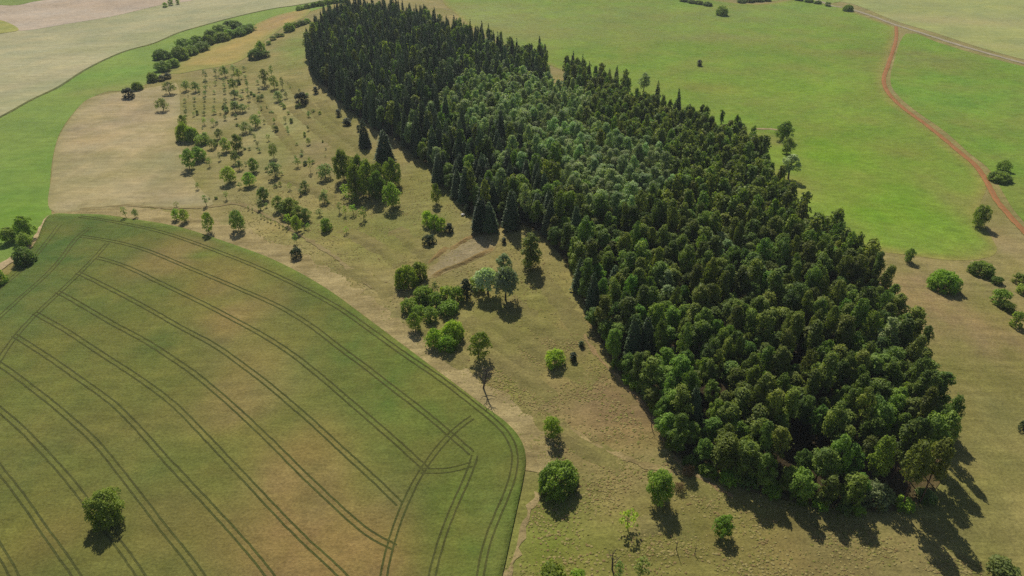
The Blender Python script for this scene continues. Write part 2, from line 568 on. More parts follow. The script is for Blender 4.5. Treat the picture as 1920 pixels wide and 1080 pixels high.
# right-hand meadows
MEADOW_R = [(1560, 8), (1600, 22), (1670, 48), (1678, 60), (1660, 120), (1655, 155), (1670, 185), (1710, 215), (1750, 245), (1790, 280), (1830, 315), (1850, 350), (1835, 390), (1850, 430), (1870, 470), (1840, 486), (1780, 488), (1700, 478), (1640, 470)]
meadow_poly = catmull([G(*p)[:2] for p in MEADOW_R + [(1560, 440), (1480, 400), (1440, 330), (1380, 280), (1300, 235), (1200, 195), (1100, 150), (1000, 110), (900, 60), (860, 30), (830, 0), (860, -30), (1100, -34), (1300, -6), (1420, 8), (1500, -2)]], 5, True)
patch('lush_meadow', meadow_poly, 0.05, 4.5, M_green, blobs_colour((110, 134, 48), [
    (1650, 400, 26, 22, 0, (106, 138, 34), 0.8), (1560, 300, 30, 40, 0, (110, 142, 34), 0.7), (1350, 70, 60, 12, -5, (126, 128, 70), 0.75), (1600, 100, 20, 10, -20, (118, 106, 60), 0.5),
    (1350, 165, 24, 9, -10, (130, 122, 62), 0.6), (1500, 170, 50, 20, -10, (116, 144, 44), 0.5), (1000, 60, 60, 40, 0, (126, 134, 68), 0.8), (1150, 60, 60, 20, 0, (120, 132, 62), 0.6), (1690, 285, 10, 6, -30, (122, 112, 62), 0.5),
    (900, 30, 60, 70, 0, (132, 136, 78), 0.85), (1250, 30, 110, 40, 0, (120, 132, 66), 0.7), (1430, 265, 12, 10, 0, (134, 132, 66), 0.8), (1480, 350, 10, 16, 20, (140, 134, 70), 0.8), (1500, 20, 60, 30, 0, (118, 140, 62), 0.6), (1800, 380, 8, 20, 0, (134, 126, 70), 0.6), (1610, 460, 14, 6, 0, (112, 132, 40), 0.5)],
    edge=((134, 128, 66), 2.5)))
EAST = [(1700, 62), (1760, 80), (1840, 104), (1920, 125), (2080, 168), (2240, 220), (2300, 420), (2100, 480), (1975, 460), (1910, 405), (1880, 360), (1855, 318), (1815, 285), (1770, 245), (1720, 210), (1685, 180), (1670, 155), (1675, 120)]
patch('east_meadow', ground_line(EAST, 5, True), 0.05, 4.5, M_green, blobs_colour((108, 136, 48), [
    (1740, 110, 26, 20, 0, (120, 124, 66), 0.7), (1850, 200, 50, 40, 0, (104, 138, 52), 0.6), (1860, 350, 20, 12, 0, (114, 128, 58), 0.6)]))
NE = [(1560, -4), (1600, 8), (1680, 40), (1760, 64), (1840, 90), (1920, 112), (2080, 152), (2300, 212), (2500, 120), (2300, -60), (1900, -70), (1650, -45)]
patch('grain_field', ground_line(NE, 5, True), 0.10, 7.0, M_beige, blobs_colour((146, 150, 88), [
    (1800, 40, 60, 18, -20, (168, 154, 102), 0.7), (1900, 30, 60, 14, -20, (140, 144, 88), 0.7), (1640, 12, 30, 14, -10, (134, 144, 80), 0.8), (1850, 85, 50, 8, -20, (164, 158, 100), 0.6), (1760, 10, 60, 8, -20, (142, 146, 86), 0.6)]))
patch('far_grass_field', ground_line([(1380, -4), (1440, 2), (1500, -2), (1560, 6), (1590, -10), (1560, -40), (1300, -50), (1200, -40), (1290, -6)], 5, True), 0.14, 7.0, M_strip, blobs_colour((132, 146, 74)))

# roads
red = resample(ground_line([(1680, 50), (1680, 75), (1666, 120), (1657, 148), (1664, 172), (1690, 200), (1740, 237), (1790, 278), (1830, 312), (1852, 345), (1868, 375), (1895, 408), (1930, 445), (1990, 510), (2060, 600)], 6), 2.0)
ribbon('red_earth_road', red, 2.4, 0.16, M_red, [(120, 112, 58), (158, 104, 66), (146, 106, 68), (146, 106, 68), (158, 104, 66), (120, 112, 58)], profile=[(-1.25, -0.02), (-0.8, 0.03), (-0.3, 0.12), (0.3, 0.12), (0.8, 0.03), (1.25, -0.02)], wob=0.12)
grav = resample(ground_line([(1480, -14), (1530, 0), (1560, 11), (1590, 16), (1640, 32), (1680, 47), (1740, 66), (1830, 94), (1920, 119), (2080, 160), (2300, 216)], 6), 3.0)
ribbon('gravel_road', grav, 3.4, 0.19, M_gravel, (152, 142, 118), profile=[(-1.7, -0.03), (-0.9, 0.05), (0, 0.02), (0.9, 0.05), (1.7, -0.03)], wob=0.2)
ribbon('meadow_spur_track', resample(ground_line([(1415, 242), (1435, 242), (1452, 243), (1466, 246)], 6), 1.5), 2.0, 0.16, M_soil, (158, 142, 104), wob=0.15)
lane = resample(ground_line([(110, 405), (98, 408), (88, 420), (78, 440), (62, 462), (40, 478), (15, 492), (-30, 520), (-90, 560)], 6), 2.0)
ribbon('field_lane', lane, 4.0, 0.20, M_soil, (176, 156, 118), wob=0.3)
worn = resample(ground_line([(98, 404), (150, 396), (230, 397), (300, 406), (360, 418), (420, 436), (500, 466), (570, 500), (640, 545), (700, 592), (760, 640), (820, 688), (880, 730), (930, 768), (965, 798), (992, 830), (1005, 860), (1000, 890)], 6), 2.0)
ribbon('worn_headland_strip', worn, 7.0, 0.06, M_soil, (158, 142, 98), wob=0.9, profile=[(-5.0, -0.03), (-2.5, 0.02), (0, 0.04), (2.5, 0.02), (4.5, -0.03)])
ribbon('pale_foot_path', resample(ground_line([(1010, 925), (998, 945), (988, 975), (976, 1010), (964, 1045), (950, 1085), (935, 1130), (920, 1180)], 6), 1.2), 1.2, 0.09, M_soil, (156, 138, 96), wob=0.35)
ribbon('sheep_path', resample(ground_line([(1085, 590), (1100, 640), (1140, 690), (1190, 740), (1230, 800), (1262, 850), (1292, 885), (1330, 905), (1380, 935)], 6), 1.5), 0.9, 0.05, M_soil, (146, 122, 84), wob=0.25)
ribbon('cross_path', resample(ground_line([(1060, 800), (1110, 832), (1160, 855), (1220, 876), (1290, 888), (1340, 898)], 6), 1.5), 1.0, 0.09, M_soil, (154, 136, 92), wob=0.3)
ribbon('slope_track', resample(ground_line([(150, 392), (240, 386), (330, 391), (400, 388), (440, 382), (470, 390), (510, 410), (560, 440), (610, 470), (650, 500), (700, 540)], 6), 2.0), 1.2, 0.13, M_soil, (138, 124, 84), wob=0.3)
# grey rubble apron below the spruces, with two low earth banks along it
patch('rubble_apron', ground_line([(905, 438), (930, 452), (925, 470), (890, 488), (850, 506), (815, 520), (795, 522), (800, 508), (820, 485), (845, 464), (875, 447)], 5, True), 0.06, 1.2, M_grey,
      blobs_colour((146, 132, 96), [(870, 480, 6, 6, 0, (138, 126, 98), 0.8)], edge=((142, 128, 82), 1.4)))
for pts in ([(893, 440), (872, 450), (850, 465), (845, 472)], [(838, 464), (825, 475), (808, 490), (800, 498)], [(925, 466), (895, 480), (865, 495), (830, 508), (812, 520)]):
    ribbon('earth_bank', resample(ground_line(pts, 6), 1.0), 1.6, 0.05, M_soil, (134, 112, 70), profile=[(-1.1, -0.03), (-0.4, 0.42), (0.1, 0.46), (1.1, -0.03)], wob=0.2, taper=True)
# low terrace edges that cross the slope
for pts in ([(540, 150), (580, 200), (640, 250), (670, 270)], [(545, 200), (590, 240), (650, 285)], [(870, 600), (910, 630), (960, 670), (1010, 710)], [(880, 640), (930, 670), (990, 715), (1040, 760)],
            [(500, 330), (560, 345), (620, 375)], [(640, 500), (700, 530), (740, 560)], [(1230, 905), (1300, 915), (1360, 935)], [(1180, 985), (1240, 988), (1300, 985)],
            [(600, 190), (660, 262), (700, 310)], [(760, 580), (830, 650), (870, 700)], [(1010, 520), (1060, 580), (1100, 640)], [(1000, 780), (1080, 830), (1180, 880)], [(950, 560), (1010, 610), (1080, 650)], [(740, 430), (800, 480), (820, 500)], [(640, 430), (700, 460), (760, 500)],
            [(480, 180), (520, 240), (560, 290)], [(920, 600), (980, 640), (1060, 690), (1120, 720)]):
    ribbon('terrace_edge', resample(ground_line(pts, 6), 2.0), 2.0, 0.02, M_pasture, (128, 118, 72), profile=[(-2.6, -0.04), (-0.5, 0.4), (0.3, 0.42), (3.0, -0.04)], wob=0.4, taper=True)

# cereal field
CROP = [(92, 406), (140, 403), (190, 404), (240, 411), (300, 420), (350, 431), (400, 447), (440, 461), (500, 483), (560, 512), (620, 548), (680, 592), (740, 637), (800, 682), (860, 727), (910, 765), (950, 795), (976, 826), (986, 860), (980, 905), (968, 960), (955, 1020), (942, 1080), (925, 1150), (900, 1220),
        (500, 1240), (0, 1220), (-260, 1100), (-300, 760), (-120, 620), (0, 532), (40, 488), (68, 455)]
CROP_LIFT = 0.42
crop_poly = ground_line(CROP, 5, True)
tan = (134, 117, 71)
crop = patch('cereal_field', crop_poly, CROP_LIFT, 1.5, M_crop, blobs_colour((97, 104, 49), [
    (350, 475, 12.15, 10.8, -20, tan, 0.9), (300, 505, 10.8, 9.450000000000001, 0, (134, 116, 68), 0.75), (450, 520, 16.200000000000003, 8.100000000000001, -35, tan, 0.75), (390, 545, 10.8, 9.450000000000001, 0, (128, 112, 62), 0.75), (430, 600, 12.15, 12.15, 0, tan, 0.95), (410, 615, 6.75, 6.75, 0, (144, 120, 74), 0.75),
    (505, 690, 12.15, 13.5, 10, tan, 0.95), (470, 730, 10.8, 10.8, 0, tan, 0.95), (440, 770, 8.100000000000001, 10.8, 0, (136, 114, 70), 0.75), (560, 910, 12.15, 10.8, 0, tan, 0.95), (590, 850, 9.450000000000001, 12.15, 0, (140, 118, 70), 0.85), (540, 990, 10.8, 12.15, 0, (140, 114, 70), 0.85),
    (630, 1010, 10.8, 12.15, 0, tan, 0.9), (590, 1060, 12.15, 9.450000000000001, 0, (138, 112, 70), 0.85), (680, 1050, 10.8, 8.100000000000001, 0, (140, 116, 70), 0.85), (530, 470, 8, 6, 0, (112, 104, 54), 0.6), (390, 480, 5, 4, 0, (92, 112, 44), 0.8), (240, 640, 16, 12, 0, (106, 102, 50), 0.6),
    (240, 800, 14, 10, 0, (112, 104, 54), 0.6), (80, 1000, 12, 10, 0, (116, 102, 54), 0.6), (330, 990, 14, 10, 0, (116, 104, 56), 0.6), (700, 620, 12, 30, -48, (90, 108, 48), 0.8), (780, 740, 14, 20, -40, (92, 110, 46), 0.8), (330, 640, 10, 8, 0, (88, 102, 46), 0.7),
    (290, 545, 10, 8, 0, (90, 104, 48), 0.6), (860, 1010, 5, 14, 10, (84, 108, 40), 0.8), (930, 1020, 3, 18, 12, (98, 112, 50), 0.6), (80, 470, 20, 16, 0, (80, 104, 48), 0.85), (180, 420, 30, 6, 0, (82, 100, 46), 0.8), (30, 560, 16, 14, 0, (86, 104, 50), 0.7), (60, 800, 20, 10, 0, (106, 104, 54), 0.5)],
    edge=((96, 112, 48), 2.5)), skirt=CROP_LIFT + 0.1)

TRAM = [
    [(150, 408), (200, 415), (290, 433), (353, 453), (413, 475), (493, 507), (567, 542), (637, 580), (707, 630), (773, 677), (827, 713), (900, 770), (945, 806), (966, 833), (970, 860), (960, 907), (937, 960), (913, 1013), (900, 1080), (893, 1130)],
    [(153, 445), (207, 453), (267, 468), (317, 488), (357, 505), (417, 530), (483, 558), (527, 578), (587, 615), (640, 657), (700, 700), (717, 716), (780, 763), (840, 813), (890, 857)],
    [(182, 485), (220, 495), (260, 512), (300, 532), (353, 557), (403, 582), (450, 607), (493, 630), (547, 665), (600, 707), (650, 750), (700, 793), (757, 843), (793, 876), (801, 884)],
    [(146, 513), (157, 518), (207, 543), (253, 567), (300, 593), (350, 622), (400, 647), (443, 678), (493, 715), (550, 763), (593, 800), (637, 842), (690, 890), (730, 927), (757, 956)],
    [(108, 549), (133, 562), (180, 590), (227, 617), (277, 643), (320, 672), (363, 700), (383, 717), (430, 757), (473, 797), (520, 842), (567, 890), (633, 952), (690, 1005), (722, 1022), (744, 1030)],
    [(66, 589), (80, 597), (127, 623), (167, 650), (213, 680), (260, 710), (277, 722), (327, 760), (373, 807), (423, 860), (477, 917), (533, 977), (583, 1027), (633, 1070), (670, 1110)],
    [(28, 631), (53, 647), (100, 677), (143, 708), (160, 720), (207, 753), (253, 797), (293, 843), (343, 897), (393, 950), (443, 1005), (497, 1067), (530, 1115)],
    [(-20, 670), (0, 685), (33, 707), (50, 721), (97, 757), (143, 797), (183, 833), (223, 883), (273, 947), (317, 1005), (370, 1070), (400, 1115)],
    [(-40, 735), (0, 770), (43, 807), (87, 853), (130, 900), (165, 947), (195, 985), (230, 1030), (260, 1073), (285, 1115)],
    [(-40, 830), (0, 882), (33, 922), (73, 980), (110, 1032), (143, 1077), (165, 1115)],
    [(-40, 970), (0, 1032), (27, 1077), (45, 1115)],
    [(170, 428), (143, 448), (120, 482), (83, 523), (47, 553), (0, 597), (-60, 650)],
    [(203, 457), (177, 487), (147, 517), (113, 550), (80, 580), (43, 617), (17, 650), (0, 677), (-40, 745)],
    [(113, 423), (83, 463), (50, 500), (0, 543), (-50, 580)],
    [(886, 785), (862, 797), (837, 823), (813, 853), (793, 880), (773, 917), (753, 960), (737, 1007), (725, 1050), (718, 1085), (712, 1130)],
    [(890, 857), (887, 880), (867, 917), (847, 963), (827, 1013), (813, 1067), (803, 1120)],
    [(790, 885), (820, 890), (860, 886), (887, 872)],
]
RUT = [(-0.46, 0.0), (-0.24, 0.05), (-0.14, 0.005), (0.14, 0.005), (0.24, 0.05), (0.46, 0.0)]
for i, pts in enumerate(TRAM):
    ctr = resample(ground_line(pts, 6), 1.6)
    for _ in range(14):                                  # a tractor steers smoothly
        ctr[1:-1] = 0.25 * ctr[:-2] + 0.5 * ctr[1:-1] + 0.25 * ctr[2:]
    t = np.gradient(ctr, axis=0); t /= np.linalg.norm(t, axis=1)[:, None]
    nn = np.stack([-t[:, 1], t[:, 0]], 1)
    for s in (-1, 1):
        faint = i in (13, 16)
        prof = [(a * (0.34 if faint else 0.46), b * (0.5 if faint else 0.8)) for a, b in RUT]
        ribbon('wheel_track', ctr + nn * 0.62 * s + 0.03 * rng.normal(size=ctr.shape), 1.0, CROP_LIFT + 0.02, None, (80, 84, 43), parent=crop, profile=prof,
               mats=[M_crop, M_track], mat_of=lambda j: 1 if j in (1, 2, 3) else 0)

# ------------------------------------------------------------------ trees: how one is made
L_pine = leaf_material('pine_needles', (78, 98, 38), (136, 150, 58), 0.36, 0.026)
L_spruce = leaf_material('spruce_needles', (56, 74, 44), (88, 106, 62), 0.22, 0.015)
L_broad = leaf_material('broad_leaves', (90, 116, 42), (136, 158, 62), 0.44, 0.025)
L_pale = leaf_material('pale_leaves', (116, 138, 78), (166, 182, 120), 0.36, 0.025)
L_bright = leaf_material('fresh_leaves', (114, 142, 38), (164, 186, 58), 0.48, 0.02)
L_dark = leaf_material('juniper_needles', (46, 60, 32), (74, 90, 44), 0.25, 0.015)
L_yellow = leaf_material('yellow_leaves', (120, 136, 36), (168, 172, 56), 0.42, 0.01)
L_thin = leaf_material('fruit_tree_leaves', (102, 122, 54), (146, 160, 82), 0.42, 0.02)
L_rust = leaf_material('withered_leaves', (96, 72, 42), (132, 104, 62), 0.25, 0.01)
L_field = leaf_material('field_leaves', (104, 128, 42), (152, 172, 64), 0.46, 0.014)
B_pine = bark_material('pine_bark', (112, 78, 56), (70, 52, 40))
B_grey = bark_material('grey_bark', (104, 94, 80), (62, 54, 46))
B_dead = bark_material('weathered_wood', (92, 82, 72), (52, 44, 38))


def leaves_at(P0, N, size, r, aspect=1.5, droop=0.0):
    """one bent-free leaf spray (quad) per point, facing N"""
    n = len(P0)
    N = N / (np.linalg.norm(N, axis=1)[:, None] + 1e-9)
    up = r.normal(size=(n, 3))
    up[:, 2] -= droop
    T = up - (up * N).sum(1)[:, None] * N
    T /= np.linalg.norm(T, axis=1)[:, None] + 1e-9
    B = np.cross(N, T)
    s = (size * r.uniform(0.6, 1.35, n))[:, None]
    a = T * s * aspect * 0.5
    b = B * s * 0.5
    return np.stack([P0 - a * 0.9 - b * 0.45, P0 - a * 0.1 + b, P0 + a + b * 0.1, P0 + a * 0.2 - b], 1)


def puff_leaves(puffs, per_m2, size, r, jitter=0.55, squash=1.0):
    """sprays spread over and through a set of leaf clumps (x, y, z, radius)"""
    Q, S = [], []
    for (x, y, z, rad) in puffs:
        n = max(10, int(4 * math.pi * rad * rad * per_m2))
        d = r.normal(size=(n, 3)); d /= np.linalg.norm(d, axis=1)[:, None]
        d[:, 2] = np.where(d[:, 2] < -0.5, -d[:, 2], d[:, 2])
        rr = rad * (0.55 + 0.5 * r.random(n) ** 0.6) * np.where(r.random(n) < 0.12, r.uniform(1.1, 1.4, n), 1.0)
        p = d * rr[:, None]
        p[:, 2] *= squash
        p += np.array((x, y, z))
        q = leaves_at(p, d + jitter * r.normal(size=(n, 3)) + np.array((0, 0, 0.6)), size, r)
        Q.append(q)
        S.append(np.clip(np.full(n, r.uniform(0.2, 0.8)) + r.normal(0, 0.18, n), 0, 1))
    return np.concatenate(Q), np.concatenate(S)


def tube(path, rad, k=6):
    path = np.asarray(path, float)
    V, F = [], []
    for i, (p, ra) in enumerate(zip(path, rad)):
        t = path[min(i + 1, len(path) - 1)] - path[max(i - 1, 0)]
        t /= np.linalg.norm(t) + 1e-9
        u = np.cross(t, (0.3, 1, 0.1)); u /= np.linalg.norm(u)
        w = np.cross(t, u)
        for j in range(k):
            a = 2 * math.pi * j / k
            V.append(p + ra * (math.cos(a) * u + math.sin(a) * w))
    for i in range(len(path) - 1):
        for j in range(k):
            F.append((i * k + j, i * k + (j + 1) % k, (i + 1) * k + (j + 1) % k, (i + 1) * k + j))
    F.append(tuple(range((len(path) - 1) * k, len(path) * k)))
    return V, F


def wood(name, tubes, mat):
    V, F = [], []
    for (path, rad) in tubes:
        v, f = tube(path, rad)
        F += [tuple(i + len(V) for i in g) for g in f]
        V += v
    m = mesh_from(name, V, F)
    m.polygons.foreach_set('use_smooth', np.ones(len(m.polygons), bool))
    m.materials.append(mat)
    return m


def crown_mesh(name, Q, S, mat):
    m = quads_mesh(name, Q)
    point_attr(m, 'shade', np.repeat(S, 4))
    m.materials.append(mat)
    return m


def limbs(r, H, W, z0, z1, n, r0, lean=0.0, top=0.9):
    """trunk and main limbs reaching out into the crown"""
    bend = r.normal(0, 0.02 * H, (4, 2)); bend[0] = 0
    zs = np.array([-0.4, z0 * 0.6, (z0 + z1) / 2, z1 * top])
    tr = np.column_stack([bend[:, 0] + lean * zs, bend[:, 1], zs])
    out = [(tr, [r0 * 1.25, r0, r0 * 0.6, r0 * 0.15])]
    for i in range(n):
        z = z0 + (z1 - z0) * (i + 0.3) / n * 0.75
        a = i * 2.4 + r.uniform(-0.4, 0.4)
        L = 0.36 * W * r.uniform(0.7, 1.1) * (1 - 0.4 * i / n)
        p0 = np.array((lean * z, 0, z))
        out.append(([p0, p0 + np.array((math.cos(a) * L * 0.5, math.sin(a) * L * 0.5, L * 0.35)), p0 + np.array((math.cos(a) * L, math.sin(a) * L, L * 0.85))], [r0 * 0.45, r0 * 0.3, r0 * 0.1]))
    return out


def profile_puffs(r, W, z0, z1, n, prof, rad, fill=0.25):
    out = []
    for i in range(n):
        t = (i + r.random()) / n
        R = 0.5 * W * prof(t)
        rr = min(rad * r.uniform(0.75, 1.25), max(0.35 * W * prof(t) + 0.25 * rad, 0.35 * rad))
        a = i * 2.399963 + r.uniform(-0.5, 0.5)
        q = max(R - rr * 0.75, 0) * (1 if r.random() > fill else 0.4)
        out.append((q * math.cos(a), q * math.sin(a), z0 + (z1 - z0) * t, rr))
    return out


def proto_pine(seed, dens=8.0, size=0.34, z0=5.0, n=30):
    r = np.random.default_rng(seed)
    H, W = 14.0, 5.4 * r.uniform(0.85, 1.15)
    z0 = z0 + r.uniform(-0.6, 1.6)
    pf = profile_puffs(r, W, z0, H - 0.7, n, lambda t: (0.7 + 0.3 * math.sin(min(1, t * 2.2) * math.pi / 2)) * (1 - max(0, t - 0.5) / 0.5 * 0.5), 1.05)
    pf = [(x + r.normal(0, 0.28), y + r.normal(0, 0.28), z, q * r.uniform(0.75, 1.2)) for x, y, z, q in pf if r.random() > 0.12]
    pf.append((r.normal(0, .15), r.normal(0, .15), H - 0.7, 0.8))
    Q, S = puff_leaves(pf, dens, size, r, 0.6)
    return Q, S, limbs(r, H, W, 4.0, H, 6, 0.19), W, H


def proto_spruce(seed, dens=1.0, size=0.46):
    r = np.random.default_rng(seed)
    H, W = 20.0, 6.0 * r.uniform(0.9, 1.1)
    n = int(2900 * dens)
    t = 1 - np.sqrt(r.random(n)) * 0.97
    t = np.clip(t, 0.0, 0.985)
    z = 1.2 + (H - 1.2) * t
    a = r.uniform(0, 2 * math.pi, n)
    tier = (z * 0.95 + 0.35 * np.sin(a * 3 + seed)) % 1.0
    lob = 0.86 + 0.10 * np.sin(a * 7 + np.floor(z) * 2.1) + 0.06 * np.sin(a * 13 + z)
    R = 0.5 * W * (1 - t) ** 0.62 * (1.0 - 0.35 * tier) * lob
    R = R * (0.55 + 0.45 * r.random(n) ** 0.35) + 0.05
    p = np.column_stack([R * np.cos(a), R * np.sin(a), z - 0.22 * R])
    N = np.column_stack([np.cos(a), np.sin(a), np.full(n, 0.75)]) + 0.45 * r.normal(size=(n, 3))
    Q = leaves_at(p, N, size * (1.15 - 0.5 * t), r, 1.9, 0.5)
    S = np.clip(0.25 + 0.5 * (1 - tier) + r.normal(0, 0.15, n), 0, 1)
    return Q, S, limbs(r, H, W, 1.0, H, 0, 0.24), W, H


def proto_broad(seed, dens=7.5, size=0.34, H=11.0, W=6.6, base=0.22, n=34, rad=1.15, lean=0.0, nl=6):
    r = np.random.default_rng(seed)
    W = W * r.uniform(0.93, 1.07)
    z0 = base * H
    pf = profile_puffs(r, W, z0 + rad * 0.4, H - rad * 0.65, n, lambda t: math.sqrt(max(0.06, 1 - (max(0, t - 0.4) / 0.62) ** 2)) * (0.72 + 0.28 * min(1, t * 3)), rad, 0.3)
    pf.append((0.2, 0, H - rad * 0.8, rad * 0.8))
    pf = [(x + lean * z + r.normal(0, 0.045 * W), y + r.normal(0, 0.045 * W), z, q * r.uniform(0.8, 1.15)) for x, y, z, q in pf if r.random() > 0.08]
    Q, S = puff_leaves(pf, dens, size, r, 0.55)
    return Q, S, limbs(r, H, W, z0, H, nl, 0.035 * H ** 0.8, lean), W, H


def proto_bush(seed, dens=9.0, size=0.26, H=3.2, W=4.2):
    r = np.random.default_rng(seed)
    pf = []
    for i in range(20):
        a = i * 2.4 + r.uniform(-.4, .4)
        q = 0.36 * W * math.sqrt((i + 0.4) / 20) * r.uniform(0.85, 1.15)
        top = H * math.sqrt(max(0.12, 1 - (q / (0.52 * W)) ** 2)) * r.uniform(0.8, 1.05)
        rad = 0.62 * r.uniform(0.75, 1.2)
        pf.append((q * math.cos(a), q * math.sin(a), max(top - rad, 0.45 * rad), rad))
        if i > 7:
            pf.append((q * 1.08 * math.cos(a + 0.2), q * 1.08 * math.sin(a + 0.2), 0.45, rad * 0.85))
    Q, S = puff_leaves(pf, dens, size, r, 0.6)
    st = []
    for i in range(5):
        a = i * 1.3
        st.append(([(0.1 * math.cos(a), 0.1 * math.sin(a), -0.3), (0.35 * math.cos(a), 0.35 * math.sin(a), 0.4 * H), (0.7 * math.cos(a), 0.7 * math.sin(a), 0.75 * H)], [0.07, 0.05, 0.02]))
    return Q, S, st, W, H


def proto_juniper(seed, H=3.0, W=1.7):
    r = np.random.default_rng(seed)
    pf = profile_puffs(r, W, 0.25, H - 0.25, 18, lambda t: (0.75 + 0.25 * min(1, t * 3)) * math.sqrt(max(0.05, 1 - t ** 2.2)), 0.38, 0.2)
    Q, S = puff_leaves(pf, 16, 0.2, r, 0.6, 1.25)
    return Q, S, [([(0, 0, -0.3), (0, 0, H * 0.5), (0.05, 0, H * 0.85)], [0.1, 0.07, 0.02])], W, H


def proto_fruit(seed, H=4.6, W=4.0):
    r = np.random.default_rng(seed)
    pf = profile_puffs(r, W, 0.24 * H, H - 0.4, 22, lambda t: math.sqrt(max(0.08, 1 - (abs(t - 0.35) / 0.7) ** 2)), 0.62, 0.25)
    Q, S = puff_leaves(pf, 8.0, 0.25, r, 0.7)
    return Q, S, limbs(r, H, W, 0.3 * H, H, 7, 0.12, r.uniform(-.05, .05)), W, H


def proto_young(seed, H=3.6, W=1.6):
    r = np.random.default_rng(seed)
    pf = profile_puffs(r, W, 0.3 * H, H - 0.2, 11, lambda t: math.sqrt(max(0.1, 1 - (abs(t - 0.4) / 0.68) ** 2)), 0.36, 0.2)
    Q, S = puff_leaves(pf, 11, 0.2, r, 0.7)
    return Q, S, limbs(r, H, W, 0.25 * H, H, 4, 0.06), W, H


def proto_willow(seed, H=8.5, W=6.0):
    r = np.random.default_rng(seed)
    Q, S = [], []
    for i in range(46):
        a = i * 2.4 + r.uniform(-.3, .3)
        q = 0.5 * W * math.sqrt((i + 0.5) / 46) * 0.92
        zt = H * (1 - 0.34 * (q / (0.5 * W)) ** 2) - 0.2
        L = r.uniform(1.6, 3.6) * (0.6 + 0.6 * q / (0.5 * W))
        n = int(44 * L / 2)
        s = r.random(n)
        p = np.column_stack([q * math.cos(a) + 0.35 * r.normal(size=n) * (0.4 + s), q * math.sin(a) + 0.35 * r.normal(size=n) * (0.4 + s), zt - s * L])
        N = np.column_stack([np.full(n, math.cos(a)), np.full(n, math.sin(a)), np.full(n, 0.5)]) + 0.5 * r.normal(size=(n, 3))
        Q.append(leaves_at(p, N, 0.3, r, 2.4, 1.6)); S.append(np.clip(r.uniform(.3, .8) + r.normal(0, .2, n), 0, 1))
    return np.concatenate(Q), np.concatenate(S), limbs(r, H, W, 0.3 * H, H, 7, 0.2, 0.03), W, H


PROTO = {}


def add_proto(key, makers, leaf, bark):
    PROTO[key] = []
    for i, (Q, S, T, W, H) in enumerate(makers):
        ctr = Q.reshape(-1, 3)
        W = 0.5 * sum(np.percentile(ctr[:, a], 99.6) - np.percentile(ctr[:, a], 0.4) for a in (0, 1))     # true spread of the crown
        H = float(np.percentile(ctr[:, 2], 99.8))
        PROTO[key].append((crown_mesh('crown', Q, S, leaf), wood('trunk', T, bark), W, H))


add_proto('pine', [proto_pine(10 + i) for i in range(6)], L_pine, B_pine)
add_proto('edgepine', [proto_pine(20 + i, 8.0, 0.34, 0.9, 42) for i in range(4)], L_pine, B_pine)
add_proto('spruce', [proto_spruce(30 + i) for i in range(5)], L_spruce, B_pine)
add_proto('broad', [proto_broad(50 + i) for i in range(6)], L_broad, B_grey)
add_proto('pale', [proto_broad(70 + i, 8.0, 0.32, 12.0, 5.6, 0.3, 34, 0.95) for i in range(5)], L_pale, B_grey)
add_proto('tree', [proto_broad(90 + i, 9.0, 0.27, 7.0, 5.6, 0.07, 36, 0.85) for i in range(4)], L_field, B_grey)
add_proto('brighttree', [proto_broad(95 + i, 9.0, 0.27, 7.0, 5.0, 0.07, 34, 0.8) for i in range(3)], L_bright, B_grey)
add_proto('bush', [proto_bush(110 + i) for i in range(4)], L_field, B_grey)
add_proto('brightbush', [proto_bush(120 + i) for i in range(4)], L_bright, B_grey)
add_proto('palebush', [proto_bush(126 + i) for i in range(3)], L_thin, B_grey)
add_proto('yellow', [proto_bush(130)], L_yellow, B_grey)
add_proto('rust', [proto_bush(133, 5.0, 0.2)], L_rust, B_dead)
add_proto('juniper', [proto_juniper(140 + i) for i in range(3)], L_dark, B_grey)
add_proto('darkbush', [proto_bush(146 + i) for i in range(2)], L_dark, B_grey)
add_proto('fruit', [proto_fruit(150 + i) for i in range(5)], L_thin, B_grey)
add_proto('young', [proto_young(160 + i) for i in range(4)], L_thin, B_grey)
add_proto('brightyoung', [proto_young(166 + i, 3.4, 2.0) for i in range(3)], L_bright, B_grey)
L_silver = leaf_material('silver_leaves', (140, 156, 108), (186, 196, 152), 0.38, 0.008)
add_proto('willow', [proto_willow(170), proto_willow(171, 8.5, 5.4)], L_silver, B_grey)

add_proto('tree_big', [proto_broad(180 + i, 9.0, 0.3, 8.0, 8.4, 0.05, 60, 1.05, nl=9) for i in range(2)], L_field, B_grey)


